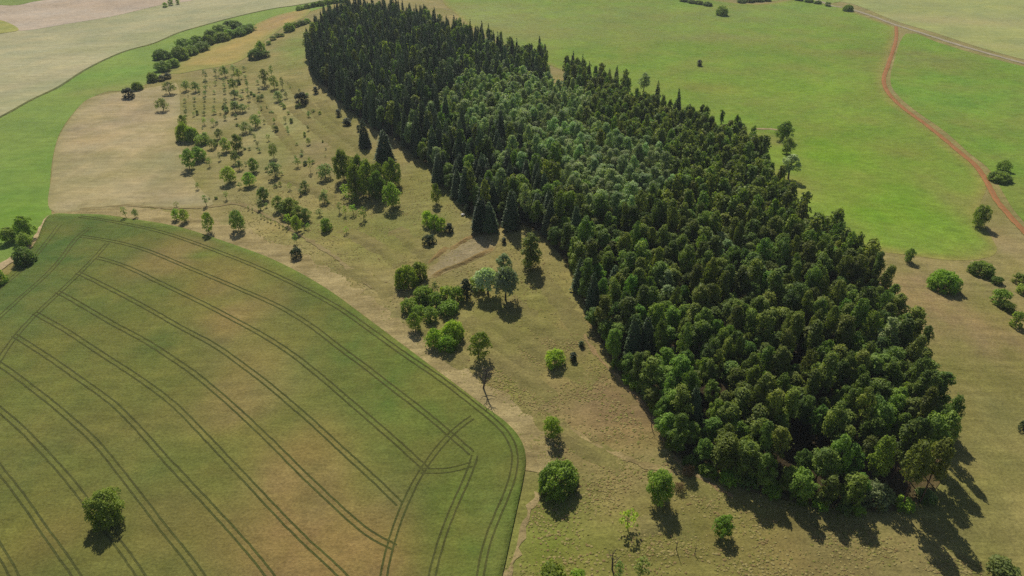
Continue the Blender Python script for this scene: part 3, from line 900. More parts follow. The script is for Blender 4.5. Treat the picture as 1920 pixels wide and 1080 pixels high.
def proto_bigbush(seed):
    r = np.random.default_rng(seed)
    W, H, pf = 8.0, 5.4, []
    for i in range(46):
        a = i * 2.4 + r.uniform(-.4, .4)
        q = 0.42 * W * math.sqrt((i + 0.4) / 46) * r.uniform(0.88, 1.12)
        top = H * math.sqrt(max(0.1, 1 - (q / (0.52 * W)) ** 2)) * r.uniform(0.78, 1.05)
        rad = 0.85 * r.uniform(0.7, 1.25)
        pf.append((q * math.cos(a), q * math.sin(a), max(top - rad, 0.45 * rad), rad))
        if i > 18:
            pf.append((q * 1.06 * math.cos(a + 0.2), q * 1.06 * math.sin(a + 0.2), 0.55, rad * 0.85))
            pf.append((q * 1.02 * math.cos(a - 0.2), q * 1.02 * math.sin(a - 0.2), top * 0.5, rad * 0.8))
    Q, S = puff_leaves(pf, 7.5, 0.3, r, 0.6)
    st = []
    for i in range(7):
        a = i * 0.9
        st.append(([(0.3 * math.cos(a), 0.3 * math.sin(a), -0.3), (0.9 * math.cos(a), 0.9 * math.sin(a), 0.4 * H), (1.8 * math.cos(a), 1.8 * math.sin(a), 0.75 * H)], [0.11, 0.08, 0.03]))
    return Q, S, st, W, H


add_proto('bush_big', [proto_bigbush(190 + i) for i in range(2)], L_field, B_grey)
add_proto('shaggy', [proto_broad(198, 9.0, 0.3, 9.0, 5.0, 0.04, 46, 0.85)], L_pine, B_pine)
add_proto('brightbush_big', [proto_bigbush(193 + i) for i in range(2)], L_bright, B_grey)
add_proto('palebush_big', [proto_bigbush(196)], L_pale, B_grey)

NAMES = dict(pine=('pine_tree', 'pine'), edgepine=('pine_tree', 'pine'), shaggy=('pine_tree', 'pine'), spruce=('spruce_tree', 'spruce'), broad=('broadleaf_tree', 'tree'), pale=('pale_leaved_tree', 'tree'), tree=('field_tree', 'tree'), brighttree=('field_tree', 'tree'), bush=('shrub', 'shrub'),
             brightbush=('shrub', 'shrub'), palebush=('shrub', 'shrub'), yellow=('shrub', 'shrub'), rust=('shrub', 'shrub'), juniper=('juniper_bush', 'juniper'), darkbush=('shrub', 'shrub'), fruit=('fruit_tree', 'fruit tree'),
             young=('young_tree', 'sapling'), brightyoung=('young_tree', 'sapling'), willow=('willow_tree', 'willow'))


def plant(key, x, y, W, H, label, group=None, var=None, spin=None, sink=0.05, name=None):
    pk = key + '_big' if (W > 5.6 and key + '_big' in PROTO) else key
    v = PROTO[pk][(var if var is not None else int(rng.integers(0, 99))) % len(PROTO[pk])]
    nm, cat = NAMES[key]
    root = bpy.data.objects.new(name or nm, None)
    root.empty_display_size = 0.5
    root.location = (x, y, float(height(x, y)) - sink)
    root.rotation_euler = (0, 0, rng.uniform(0, 6.283) if spin is None else spin)
    k2 = rng.uniform(0.88, 1.13)
    root.rotation_euler = (rng.normal(0, 0.035), rng.normal(0, 0.035), root.rotation_euler[2])
    root.scale = (k2 * W / v[2], W / v[2] / k2, H / v[3])
    root['label'], root['category'] = label, cat
    if group:
        root['group'] = group
    COL.objects.link(root)
    for part, me in (('crown', v[0]), ('trunk' if cat not in ('shrub', 'juniper') else 'stem', v[1])):
        o = bpy.data.objects.new(part, me)
        COL.objects.link(o)
        o.parent = root
    return root


def spot(key, px, top, bot, wpx, label, group=None, var=None, spin=None, low=False, name=None):
    """a lone plant from survey notes: middle, top, foot and width in picture pixels"""
    px0, bot0 = px, bot
    x, y, z = G(px, bot)
    dep = y * CP - (z - CAM_Z) * SP
    s = FPX / dep
    va = math.atan2(CAM_Z - z, y)
    W = wpx / s
    if key in ('bush', 'brightbush', 'palebush', 'yellow', 'rust', 'darkbush', 'juniper') or low:
        y += 0.34 * W                                   # the picture shows the front hem of a bush, not its root
        H = ((bot - top) / s - 0.72 * W * math.sin(va)) / math.cos(va)
        H = 0.88 * min(max(H, 0.5 * W), 2.4 * W)
        W = (1.18 if W < 6 else 1.02) * W
    else:
        H = ((bot - top) / s - 0.3 * W * math.sin(va)) / math.cos(va)
        H = 0.9 * min(max(H, 0.72 * W), 5.0 * W)
        W = (1.12 if key in ('fruit', 'young', 'brightyoung') else (1.1 if W < 6 else 0.86)) * W
    return plant(key, x, y, W, H, label, group, var, spin, name=name)

# ------------------------------------------------------------------ the wood
WOOD = [(578, 112), (592, 145), (620, 172), (655, 205), (695, 238), (745, 262), (775, 290), (805, 312), (835, 342), (862, 372), (885, 400), (925, 412), (960, 418), (1000, 430), (1036, 462), (1068, 502), (1088, 548), (1104, 598),
        (1130, 645), (1155, 695), (1195, 735), (1230, 788), (1250, 838), (1290, 870), (1345, 898), (1400, 920), (1480, 940), (1560, 952), (1640, 960), (1700, 955), (1738, 935), (1768, 894), (1772, 850),
        (1758, 800), (1712, 690), (1666, 605), (1630, 535), (1612, 495), (1530, 455), (1460, 392), (1432, 335), (1408, 300), (1345, 264), (1282, 245), (1205, 212), (1150, 182), (1095, 158), (1066, 146), (1054, 178), (1032, 176), (1024, 134), (1000, 124), (950, 118), (930, 106),
        (900, 95), (840, 76), (800, 54), (750, 42), (680, 38), (630, 44), (592, 72)]
wood_poly = ground_line(WOOD, 4, True)
floor = patch('forest_floor', wood_poly, 0.12, 4.0, M_floor, blobs_colour((62, 54, 36), [], edge=((110, 96, 60), 2.0)))

lo, hi = wood_poly.min(0), wood_poly.max(0)
cand = np.column_stack([rng.uniform(lo[0], hi[0], 120000), rng.uniform(lo[1], hi[1], 120000)])
ins, ed, _ = seg_dist(cand, wood_poly)
cand, ed = cand[ins], ed[ins]
hole = [(G(1508, 862)[:2], 4.6), (G(1490, 700)[:2], 3.0), (G(1560, 925)[:2], 2.5), (G(1648, 950)[:2], 4.0)]
notch_a, notch_b = G(1034, 112), G(1046, 200)          # an open ride into the wood
cell = {}
chosen = []
SPACE = 3.05
for i in range(len(cand)):
    x, y = cand[i]
    if any((x - h[0]) ** 2 + (y - h[1]) ** 2 < r * r for h, r in hole):
        continue
    if notch_a[1] > y > notch_b[1] and abs(x - np.interp(y, (notch_b[1], notch_a[1]), (notch_b[0], notch_a[0]))) < 4.5:
        continue
    cx, cy = int(x // SPACE), int(y // SPACE)
    ok = True
    for a in range(cx - 1, cx + 2):
        for b in range(cy - 1, cy + 2):
            for (qx, qy) in cell.get((a, b), ()):
                if (qx - x) ** 2 + (qy - y) ** 2 < SPACE * SPACE:
                    ok = False
    if ok:
        cell.setdefault((cx, cy), []).append((x, y))
        chosen.append((x, y, ed[i]))


def in_ell(px, py, cx, cy, rx, ry):
    return ((px - cx) / rx) ** 2 + ((py - cy) / ry) ** 2


trees = []
for (x, y, e) in chosen:
    px, py = P(x, y, float(height(x, y)))
    u = rng.random()
    pale = min(in_ell(px, py, 975, 232, 140, 56), in_ell(px, py, 1150, 372, 108, 68), in_ell(px, py, 1050, 300, 80, 34), in_ell(px, py, 1340, 500, 26, 24)) + rng.normal(0, 0.16)
    spr = (px - 560) / 400 + (py - 60) / 330 + rng.normal(0, 0.14)     # grows away from the upper end
    front = py > 800 and e < 9
    left = px < 1260 - (900 - py) * 0.25 and e < 10
    if pale < 1.0:
        k = 'pale' if u < 0.92 else 'broad'
    elif spr < 1.0:
        k = 'spruce' if u < 0.76 else ('pine' if u < 0.93 else 'broad')
    elif py < 480 and px < 1020:
        k = 'spruce' if u < 0.42 else ('broad' if u < 0.75 else ('pale' if u < 0.85 else 'pine'))
    elif front:
        k = 'broad' if u < 0.55 else 'pine'
    elif e < 10 and px < 1300:
        k = 'broad' if u < 0.5 else ('pine' if u < 0.85 else 'spruce')
    elif py < 480:
        k = 'pine' if u < 0.8 else 'broad'
    else:
        k = 'pine' if u < 0.72 else ('broad' if u < 0.98 else 'pale')
    f = rng.uniform(0.68, 1.24)
    if k == 'spruce':
        H, W = 15.5 * f, 4.3 * rng.uniform(0.85, 1.15)
        if py > 330:
            H *= 0.72
    elif k == 'pine':
        H, W = 12.4 * f, 3.9 * rng.uniform(0.72, 1.3)
        if py < 200:
            H *= 1.15
    elif k == 'broad':
        H, W = 10.4 * f, 4.5 * rng.uniform(0.8, 1.2)
        if e < 6:
            H *= 0.75
    else:
        H, W = 12.0 * f, 4.7 * rng.uniform(0.85, 1.2)
    if py > 840 and px > 1640:
        if rng.random() < 0.5:
            continue
        k = 'pine'
        H, W = 17.5 * rng.uniform(0.8, 1.15), 4.4
    trees.append([k, x, y, W, H, e, px, py])

trees.sort(key=lambda t: t[2] ** 2 + t[1] ** 2)
count = {}
rest = {}
single = []
WORDS = dict(pine='olive green pine', spruce='dark spruce', broad='leafy deciduous tree', pale='silvery pale-leaved tree')
for (k, x, y, W, H, e, px, py) in trees:
    count[k] = count.get(k, 0) + 1
    if count[k] > 300:
        rest.setdefault(k, []).append((x, y, W, H))
        continue
    if e < 4:
        if py > 850:
            zone = 'on the near end edge of the wood'
        elif px < 1000 + (py - 450) * 0.5:
            zone = 'on the pasture-side edge of the wood'
        else:
            zone = 'on the meadow-side edge of the wood'
    else:
        zone = 'inside the near end of the wood' if py > 760 else ('in the wood between its near end and middle' if py > 600 else ('inside the middle of the wood' if py > 420 else ('in the wood among the pale-leaved stands' if py > 250 else 'inside the far upper end of the wood')))
    single.append((k, x, y, W, H, zone, px, py))

ORD = ['first', 'second', 'third', 'fourth', 'fifth', 'sixth', 'seventh', 'eighth', 'ninth', 'tenth', 'eleventh', 'twelfth', 'thirteenth', 'fourteenth', 'fifteenth', 'sixteenth', 'seventeenth', 'eighteenth', 'nineteenth', 'twentieth', 'twenty-first', 'twenty-second', 'twenty-third', 'twenty-fourth',
       'twenty-fifth', 'twenty-sixth', 'twenty-seventh', 'twenty-eighth', 'twenty-ninth', 'thirtieth', 'thirty-first', 'thirty-second', 'thirty-third', 'thirty-fourth', 'thirty-fifth', 'thirty-sixth', 'thirty-seventh', 'thirty-eighth', 'thirty-ninth', 'fortieth']
byzone = {}
for t in single:
    byzone.setdefault((t[0], t[5]), []).append(t)
for (k, zone), ts in byzone.items():
    edge_zone = 'edge' in zone
    if edge_zone:
        ts.sort(key=(lambda t: t[6]) if 'near end' in zone else (lambda t: -t[7]))
    hs = sorted(t[4] for t in ts)
    for i, (_, x, y, W, H, _, px, py) in enumerate(ts):
        if edge_zone and i < len(ORD):
            lab = '%s %s %s, %s' % (ORD[i], WORDS[k], zone.replace('edge of the wood', 'wood edge'), 'counting from the cereal side' if 'near end' in zone else 'counting up from the near end')
        else:
            q = hs.index(H) / max(1, len(hs))
            lab = ('low ' if q < 0.34 else ('tall ' if q > 0.67 else 'middling ')) + WORDS[k] + ' ' + zone
        plant('edgepine' if (k == 'pine' and edge_zone and not (py > 840 and px > 1640)) else k, x, y, W, H, lab, WORDS[k] + 's ' + zone)


def mass(key, spots, name, label, cat, protos, leaf, bark):
    """the trees past the three hundred nearest of their kind, as one far stand"""
    C, S, O, T = [], [], [], []
    for (x, y, W, H) in spots:
        Q, s, tubes, W0, H0 = protos[int(rng.integers(0, len(protos)))]
        a = rng.uniform(0, 6.283)
        R = np.array(((math.cos(a), -math.sin(a), 0), (math.sin(a), math.cos(a), 0), (0, 0, 1.0)))
        q = (Q * np.array((W / W0, W / W0, H / H0))) @ R.T + np.array((x, y, float(height(x, y)) - 0.05))
        C.append(q); S.append(s); O.append(np.full(len(s), rng.random()))
        z = float(height(x, y))
        T.append(([(x, y, z - 0.3), (x, y, z + H * 0.5), (x, y, z + H * 0.9)], [0.2, 0.13, 0.03]))
    m = crown_mesh(name, np.concatenate(C), np.concatenate(S), leaf)
    point_attr(m, 'own', np.repeat(np.concatenate(O), 4))
    o = link(name, m)
    o['kind'], o['label'], o['category'] = 'stuff', label, cat
    st = link('trunks', wood('trunks', T, bark), None, o)
    st['kind'] = 'stuff'


LOW = dict(pine=([proto_pine(210 + i, 1.7, 0.66) for i in range(4)], L_pine, B_pine), spruce=([proto_spruce(220 + i, 0.26, 0.95) for i in range(4)], L_spruce, B_pine),
           broad=([proto_broad(230 + i, 1.6, 0.66) for i in range(3)], L_broad, B_grey), pale=([proto_broad(240 + i, 1.7, 0.62, 12.0, 5.6, 0.3, 34, 0.95) for i in range(3)], L_pale, B_grey))
for k, sp in rest.items():
    mass(k, sp, {'pine': 'far_pine_stand', 'spruce': 'far_spruce_stand', 'broad': 'far_broadleaf_stand', 'pale': 'far_pale_stand'}[k], 'dense mass of ' + WORDS[k] + 's in the far part of the wood', 'woodland', *LOW[k])
print('WOOD', len(trees), count, {k: len(v) for k, v in rest.items()})

# bushes that close the hem of the wood
hem = [(1298, 872, 26), (1330, 892, 30), (1368, 905, 34), (1405, 915, 30), (1450, 928, 34), (1500, 940, 30), (1540, 952, 26), (1585, 958, 26), (1610, 962, 22), (1262, 840, 26), (1245, 800, 24), (1215, 745, 26), (1180, 715, 24), (1160, 690, 24), (1150, 655, 20), (1120, 590, 20), (1100, 545, 22), (1080, 505, 22), (1700, 955, 30), (1740, 940, 30), (1228, 772, 20), (1195, 728, 24)]
for i, (px, py, w) in enumerate(hem):
    spot(['bush', 'bush', 'brightbush', 'palebush'][i % 4] if i != 6 else 'brightbush', px, py - w * 0.9, py + 4, w, '%s leafy bush in the hem below the near part of the wood' % ORD[i], 'bushes in the hem of the wood')
spot('yellow', 1558, 908, 936, 26, 'bright yellow-green bush at the near hem of the wood')
spot('palebush', 1645, 893, 955, 54, 'large round grey-green bush at the near hem of the wood', var=1)

# ------------------------------------------------------------------ lone trees and bushes (key, middle, top, foot, width, label)
LONE = [
    # cereal field and its edges
    ('tree', 206, 906, 978, 80, 'solitary round dark green tree standing inside the cereal field'),
    ('bush', 1046, 850, 934, 72, 'big dark-bellied bush at the cereal field corner by the pale footpath'),
    ('brighttree', 1034, 772, 818, 32, 'small bright green tree just above the big field-corner bush'),
    ('tree', 1234, 872, 938, 50, 'reddish-stemmed round tree on the pasture beside the withered shrub'),
    ('rust', 1275, 900, 924, 18, 'small withered brown shrub beside the round pasture tree'),
    ('rust', 1292, 868, 892, 20, 'brown brushwood heap at the wood edge where two paths meet'),
    ('brightyoung', 1178, 948, 992, 30, 'thin light green sapling on the pasture below the round tree'),
    ('brighttree', 1352, 960, 1000, 34, 'small bright tree on the open grass below the wood shadow'),
    ('young', 1198, 1042, 1084, 24, 'slim sapling at the bottom edge of the picture by two sticks'),
    ('young', 1160, 1048, 1090, 16, 'half-bare sapling next to the slim one at the bottom edge'),
    ('brightbush', 1035, 1052, 1094, 44, 'bright green bush at the bottom edge beside the footpath'),
    ('brightbush', 1085, 1066, 1100, 30, 'smaller bright bush at the bottom edge beside its larger neighbour'),
    ('palebush', 1886, 1042, 1092, 48, 'grey-green bush in the bottom corner beyond the long wood shadows'),
    # cluster above the cereal field corner
    ('brighttree', 900, 612, 672, 34, 'tall bright-topped tree standing above the dead snag'),
    ('brightbush', 847, 590, 642, 36, 'large fresh green bush topmost of the three grown together'),
    ('brightbush', 815, 608, 652, 28, 'fresh green bush, lower of the three grown together on the path side'),
    ('brightbush', 839, 622, 662, 28, 'fresh green bush in front of the other two grown together'),
    ('brightbush', 842, 556, 592, 32, 'round bright bush alone above the three grown together'),
    ('brighttree', 778, 580, 620, 22, 'small bright tree beside the worn strip below the thicket'),
    ('bush', 806, 568, 604, 24, 'upright bush between the small bright tree and the round bright bush'),
    ('bush', 766, 552, 588, 26, 'dark green bush at the lower tip of the thicket'),
    ('bush', 784, 566, 594, 20, 'small dark bush wedged beside the lower tip of the thicket'),
    ('brightbush', 762, 488, 542, 34, 'large bright bush below the rubble apron, farther from it'),
    ('brightbush', 786, 482, 526, 28, 'bright bush touching the foot of the rubble apron'),
    ('bush', 793, 528, 570, 34, 'broad dark bush at the start of the thicket row'),
    ('young', 815, 522, 556, 12, 'narrow sapling rising out of the thicket row'),
    ('bush', 817, 540, 578, 24, 'second dark bush along the thicket row'),
    ('bush', 836, 528, 570, 28, 'third bush along the thicket row, greyer green'),
    ('bush', 858, 530, 568, 22, 'fourth bush along the thicket row, deep green'),
    ('juniper', 874, 512, 562, 20, 'tall narrow bush ending the thicket row before the willows'),
    ('bush', 893, 512, 546, 24, 'low dark bush tucked beside the first willow'),
    ('willow', 915, 492, 550, 38, 'grey-green weeping tree beside the palest one below the rubble'),
    ('willow', 948, 490, 562, 40, 'pale silvery weeping tree, brightest below the rubble apron'),
    ('pale', 946, 468, 520, 24, 'slender silvery tree rising behind the palest weeping tree'),
    ('brightbush', 800, 388, 424, 18, 'taller end of the low hedge clump on the slope'),
    ('brightbush', 813, 396, 430, 20, 'middle bush of the low hedge clump on the slope'),
    ('brightbush', 827, 402, 434, 18, 'lower end bush of the low hedge clump on the slope'),
    ('juniper', 842, 414, 438, 14, 'small dark juniper beside the low hedge clump'),
    ('darkbush', 804, 434, 460, 20, 'round near-black bush alone on the slope below the hedge clump'),
    ('juniper', 878, 378, 402, 12, 'narrow dark juniper against the wood edge above the spruces'),
    ('juniper', 945, 442, 457, 9, 'tiny dark juniper in the grass gap under the spruces'),
    ('brighttree', 818, 338, 382, 18, 'thin bright tree alone on grass between grove and wood'),
    ('brightbush', 1042, 646, 690, 30, 'dome-shaped brown-bellied bush on open pasture near two junipers'),
    ('juniper', 1075, 656, 678, 13, 'dark juniper next to the dome-shaped pasture bush'),
    ('juniper', 1090, 636, 652, 10, 'smallest dark juniper between the dome bush and the wood'),
    # spruces standing out of the wood
    ('spruce', 722, 236, 306, 38, 'broad lone spruce standing out between grove and wood'),
    ('spruce', 685, 218, 276, 20, 'narrow lone spruce on the grass above the broad one'),
    ('spruce', 902, 358, 432, 32, 'bright-sided spruce at the wood edge above the rubble apron'),
    ('spruce', 918, 372, 434, 28, 'shorter spruce shouldering the bright-sided one above the rubble'),
    ('spruce', 957, 344, 428, 36, 'tall spruce at the wood edge beside the grass gap'),
    ('spruce', 825, 280, 345, 26, 'spruce at the wood edge above the grass between grove and wood'),
    ('shaggy', 995, 428, 502, 44, 'shaggy pine standing out from the wood over its own shadow'),
    ('juniper', 650, 218, 236, 13, 'dark juniper on the upper slope, larger of two in line'),
    ('juniper', 635, 202, 219, 10, 'dark juniper on the upper slope, smaller of two in line'),
    ('juniper', 672, 232, 246, 6, 'tiny juniper between the line of two and the narrow spruce'),
    ('darkbush', 565, 168, 198, 24, 'lone dark ragged bush high on the slope below the wood tip'),
    ('juniper', 592, 160, 176, 10, 'small dark juniper near the wood tip shadow'),
    # the grove
    ('tree', 646, 272, 338, 36, 'tree at the outer end of the dense grove on the slope'),
    ('tree', 672, 282, 345, 34, 'second tree of the dense grove on the slope'),
    ('tree', 692, 290, 364, 42, 'largest tree in the middle of the dense grove'),
    ('tree', 716, 296, 362, 36, 'fourth tree of the dense grove, facing the open grass'),
    ('tree', 738, 288, 348, 36, 'dark tree at the wood-side end of the dense grove'),
    ('tree', 668, 300, 366, 34, 'shaded tree on the lower flank of the dense grove'),
    ('tree', 712, 312, 374, 34, 'tree on the lower flank of the grove beside the bright one'),
    ('brighttree', 738, 334, 388, 30, 'bright green tree in front of the dense grove'),
    ('brightyoung', 648, 340, 366, 16, 'bright sapling at the foot of the dense grove'),
    ('brightyoung', 655, 352, 376, 18, 'second bright sapling below the dense grove'),
    ('brightyoung', 667, 358, 382, 16, 'third bright sapling below the dense grove'),
    ('brightyoung', 682, 382, 412, 16, 'largest bright sapling in the row below the grove'),
    ('brightyoung', 662, 380, 402, 12, 'light sapling beside the largest one below the grove'),
    ('brightyoung', 648, 382, 404, 10, 'small sapling in the row below the grove'),
    ('young', 636, 376, 398, 8, 'thin sapling starting the row below the grove'),
    ('young', 600, 388, 404, 12, 'brownish stunted sapling between slope thicket and grove row'),
    # slope thicket
    ('tree', 525, 362, 394, 20, 'tree at the upper end of the slope thicket'),
    ('brighttree', 546, 364, 404, 30, 'brightest broad tree in the slope thicket'),
    ('tree', 536, 372, 404, 22, 'tree hidden in the middle of the slope thicket'),
    ('tree', 562, 380, 414, 24, 'dark tree on the far flank of the slope thicket'),
    ('tree', 576, 386, 414, 18, 'outermost tree of the slope thicket towards the grove'),
    ('brightyoung', 541, 396, 422, 14, 'sapling under the near flank of the slope thicket'),
    ('brighttree', 558, 398, 434, 20, 'leggy bright tree at the lowest point of the slope thicket'),
    ('young', 556, 434, 456, 10, 'broken thin sapling straight below the slope thicket'),
    ('darkbush', 555, 459, 486, 18, 'compact dark bush beside the worn strip below the thicket'),
    ('bush', 610, 403, 434, 20, 'round bush on grass between slope thicket and grove saplings'),
    ('tree', 495, 346, 376, 20, 'tree on the slope with its dark twin sapling below'),
    ('young', 488, 370, 392, 11, 'sapling just below the tree above the slope thicket'),
    ('fruit', 608, 356, 380, 17, 'flat-topped small tree above the round bush'),
    ('fruit', 573, 334, 358, 15, 'small tree on the terrace track above the thicket'),
    ('young', 563, 352, 366, 9, 'tiny dark sapling beside the terrace track tree'),
    ('fruit', 610, 302, 334, 26, 'two-headed small tree beside the grove'),
    ('young', 583, 290, 322, 8, 'bare thin sapling on brown ground beside the grove'),
    ('brightyoung', 559, 292, 312, 14, 'mop-headed bright sapling on brown ground'),
    # trees along the worn strip above the cereal
    ('tree', 448, 386, 432, 26, 'round-headed single tree with clear trunk beside the worn strip'),
    ('brighttree', 393, 392, 436, 19, 'slender tree on the worn strip, crown split in two'),
    ('young', 387, 362, 386, 10, 'thin sapling above the split-crowned slender tree'),
    ('brighttree', 347, 388, 416, 16, 'small tree of the leaning pair at the cereal field edge'),
    ('brighttree', 332, 388, 412, 14, 'paler small tree of the leaning pair at the cereal field edge'),
    ('brightyoung', 331, 376, 388, 8, 'tiny sapling right above the leaning pair'),
    ('young', 237, 384, 408, 9, 'spindly sapling on the lane above the cereal field'),
    ('fruit', 256, 388, 408, 10, 'short dark sapling beside the spindly one above the cereal'),
    ('tree', 54, 396, 446, 38, 'tallest tree in the clump at the lane corner'),
    ('tree', 22, 420, 452, 30, 'grey-sided tree in the lane corner clump, farthest from the lane'),
    ('tree', 50, 430, 464, 24, 'smaller tree in the middle of the lane corner clump'),
    ('bush', 40, 452, 500, 42, 'broad dark bush at the foot of the lane corner clump'),
    ('bush', 0, 500, 536, 18, 'bush cut by the picture border below the lane corner clump'),
    # big orchard bushes
    ('brightbush', 342, 222, 264, 22, 'tallest bright bush at the lower end of the first orchard row'),
    ('brighttree', 346, 212, 240, 14, 'leafy bright tree right above the tallest bright orchard bush'),
    ('bush', 358, 232, 266, 20, 'darker bush beside the tallest bright orchard bush'),
    ('bush', 376, 248, 272, 20, 'green bush between orchard rows under the darker one'),
    ('brighttree', 357, 272, 316, 30, 'broad bright tree over a round shadow below the orchard bushes'),
    ('tree', 374, 270, 300, 24, 'greyish tree joined to the broad bright one'),
    ('fruit', 388, 244, 266, 12, 'small tree uphill of the forked sapling pair'),
    ('fruit', 398, 256, 278, 14, 'forked dark sapling below the orchard rows'),
    ('fruit', 412, 238, 260, 13, 'small leafy tree ending the fourth orchard row'),
    ('tree', 425, 254, 284, 18, 'full dark-green tree below the fifth orchard row'),
    ('tree', 448, 246, 284, 20, 'tall leafy tree below the sixth orchard row'),
    ('brighttree', 432, 306, 342, 25, 'bright domed tree over a long shadow in the lower orchard'),
    ('fruit', 442, 278, 306, 14, 'dark tree above and beside the bright domed one'),
    ('fruit', 450, 298, 318, 13, 'dark sapling close behind the bright domed tree'),
    ('brighttree', 476, 292, 322, 18, 'bright tree with dark foot in the middle lower orchard'),
    ('brighttree', 468, 318, 348, 20, 'bright pair-stemmed tree below the dark-footed one'),
    ('fruit', 517, 298, 332, 24, 'wide-crowned small tree over a long double shadow'),
    ('fruit', 514, 264, 296, 14, 'wiry small tree uphill of the wide-crowned one'),
    ('young', 413, 282, 300, 8, 'tiny sapling alone on bare ground under the orchard'),
    ('young', 394, 292, 312, 8, 'wispy sapling on bare ground beside the broad bright tree'),
    ('young', 425, 356, 374, 7, 'tiny reddish sapling on the slope above the single tree'),
    ('fruit', 461, 224, 248, 20, 'greyish mushroom-shaped tree in the middle orchard'),
    ('fruit', 480, 210, 238, 17, 'leafy tree beside the greyish mushroom-shaped one'),
    ('fruit', 319, 150, 176, 21, 'fruit tree outside the orchard with thick visible trunk, upper of two'),
    ('fruit', 306, 180, 208, 20, 'open-crowned fruit tree outside the orchard, lower of two'),
    ('fruit', 497, 124, 160, 20, 'palm-shaped fruit tree standing beyond the orchard rows'),
    ('fruit', 515, 138, 166, 14, 'leafy fruit tree next to the palm-shaped one'),
    ('young', 510, 118, 146, 9, 'slim sapling behind the palm-shaped fruit tree'),
    ('young', 531, 142, 166, 10, 'slender tree beyond the leafy fruit tree'),
    ('fruit', 522, 168, 188, 15, 'low spreading fruit tree over its own shadow'),
    ('young', 537, 170, 184, 8, 'tiny sapling beside the low spreading fruit tree'),
    # bushes above the mown field
    ('darkbush', 239, 160, 186, 24, 'bush at the upper rim of the mown dry field, nearer its middle'),
    ('bush', 256, 150, 170, 17, 'smaller bush beside the one at the mown field rim'),
    ('bush', 283, 132, 154, 22, 'bush at the low end of the scrub belt'),
    ('darkbush', 302, 138, 152, 12, 'small dark bush in the gap under the scrub belt'),
    ('darkbush', 314, 134, 148, 11, 'second small dark bush in the gap under the scrub belt'),
    # slope hedge above the orchard
    ('bush', 477, 88, 112, 26, 'full dark bush with shadow above the orchard'),
    ('tree', 491, 74, 104, 17, 'tree rising from the full bush above the orchard'),
    ('bush', 498, 92, 108, 14, 'low bush in front of the tree above the orchard'),
    # beside the wood on the lush meadow
    ('tree', 1468, 222, 264, 34, 'uppermost of the three trees on the lush meadow beside the wood'),
    ('brighttree', 1474, 252, 288, 28, 'middle lighter tree of the three on the lush meadow'),
    ('pale', 1478, 282, 336, 38, 'lowest and tallest pale tree of the three on the lush meadow'),
    ('pale', 1206, 132, 176, 26, 'pale tree on the wood rim facing the lush meadow'),
    ('juniper', 1312, 110, 124, 10, 'tiny lone bush in the middle of the lush meadow'),
    ('tree', 1833, 378, 424, 30, 'two-tiered tree with long shadow near the red road'),
    ('brighttree', 1702, 460, 490, 20, 'small tree at the meadow corner with slanting shadow'),
    ('brightbush', 1776, 494, 550, 54, 'very large bright bush on the dry meadow by the wood'),
    ('bush', 1846, 480, 520, 42, 'grey-green bush at the top of the field hedge'),
    ('bush', 1872, 514, 534, 18, 'small bush second down the field hedge'),
    ('bush', 1878, 534, 574, 28, 'dark bush third down the field hedge'),
    ('bush', 1906, 576, 614, 20, 'narrow bush at the lower end of the field hedge'),
    ('bush', 1893, 562, 586, 18, 'low bush between third and lowest of the field hedge'),
    ('bush', 1914, 506, 534, 22, 'bush by the picture border above the field hedge end'),
    ('bush', 1926, 528, 556, 24, 'bush cut by the picture border beside the field hedge'),
    ('darkbush', 1922, 780, 812, 18, 'dark bush cut by the border on the dry slope beside the wood'),
    ('tree', 1880, 296, 320, 22, 'round small tree above a wide bush beyond the red road'),
    ('bush', 1881, 318, 344, 40, 'wide low bush under the round tree beyond the red road'),
    ('bush', 1355, 8, 30, 22, 'round bush below the far hedge of the lush meadow'),
    ('bush', 1592, 6, 22, 18, 'dark bush beside the bend of the gravel road'),
    ('bush', 1553, 2, 12, 10, 'small bush where the far hedge meets the gravel road'),
    ('bush', 309, 3, 14, 8, 'tiny dark tree beside the ploughed field, first of three'),
    ('tree', 321, -3, 10, 9, 'tiny dark tree beside the ploughed field, middle of three'),
    ('tree', 334, -4, 8, 8, 'tiny dark tree beside the ploughed field, last of three'),
]
for (k, px, top, bot, w, lab) in LONE:
    spot(k, px, top, bot, w, lab)

# scrub belt between the green lane and the russet strip
belt = [(300, 112, 28, 25), (302, 134, 24, 24), (322, 126, 22, 20), (334, 112, 30, 32), (342, 92, 26, 24), (353, 104, 24, 22), (366, 84, 26, 22), (376, 96, 24, 22), (389, 84, 18, 22), (393, 72, 22, 20), (411, 62, 26, 20), (413, 78, 24, 22), (433, 54, 28, 20), (429, 72, 22, 20), (447, 68, 24, 20), (456, 64, 24, 20), (468, 58, 18, 16)]
for i, (px, bot, w, h) in enumerate(belt):
    spot(['bush', 'tree', 'bush'][i % 3], px, bot - h, bot + 1, w * 1.15, ORD[i] + ' bush up the scrub belt beside the russet strip', 'scrub belt beside the russet strip', low=True, name='shrub')
for i, (px, bot, w, h) in enumerate([(503, 84, 9, 9), (511, 76, 10, 10), (521, 70, 12, 9), (529, 69, 7, 8), (541, 60, 20, 20), (553, 52, 13, 12), (565, 48, 18, 12), (575, 44, 12, 11)]):
    spot('bush', px, bot - h, bot, w, ORD[i] + ' bush up the thin hedge between orchard and wood tip', 'thin hedge between orchard and wood tip')
for i, (px, bot, w, h) in enumerate([(562, 20, 14, 11), (575, 17, 15, 12), (588, 14, 15, 12), (601, 12, 15, 13), (614, 9, 15, 13), (627, 7, 15, 13), (640, 5, 15, 12)]):
    spot('bush', px, bot - h, bot, w, ORD[i] + ' bush of the top hedge running behind the wood tip', 'top hedge behind the wood tip')
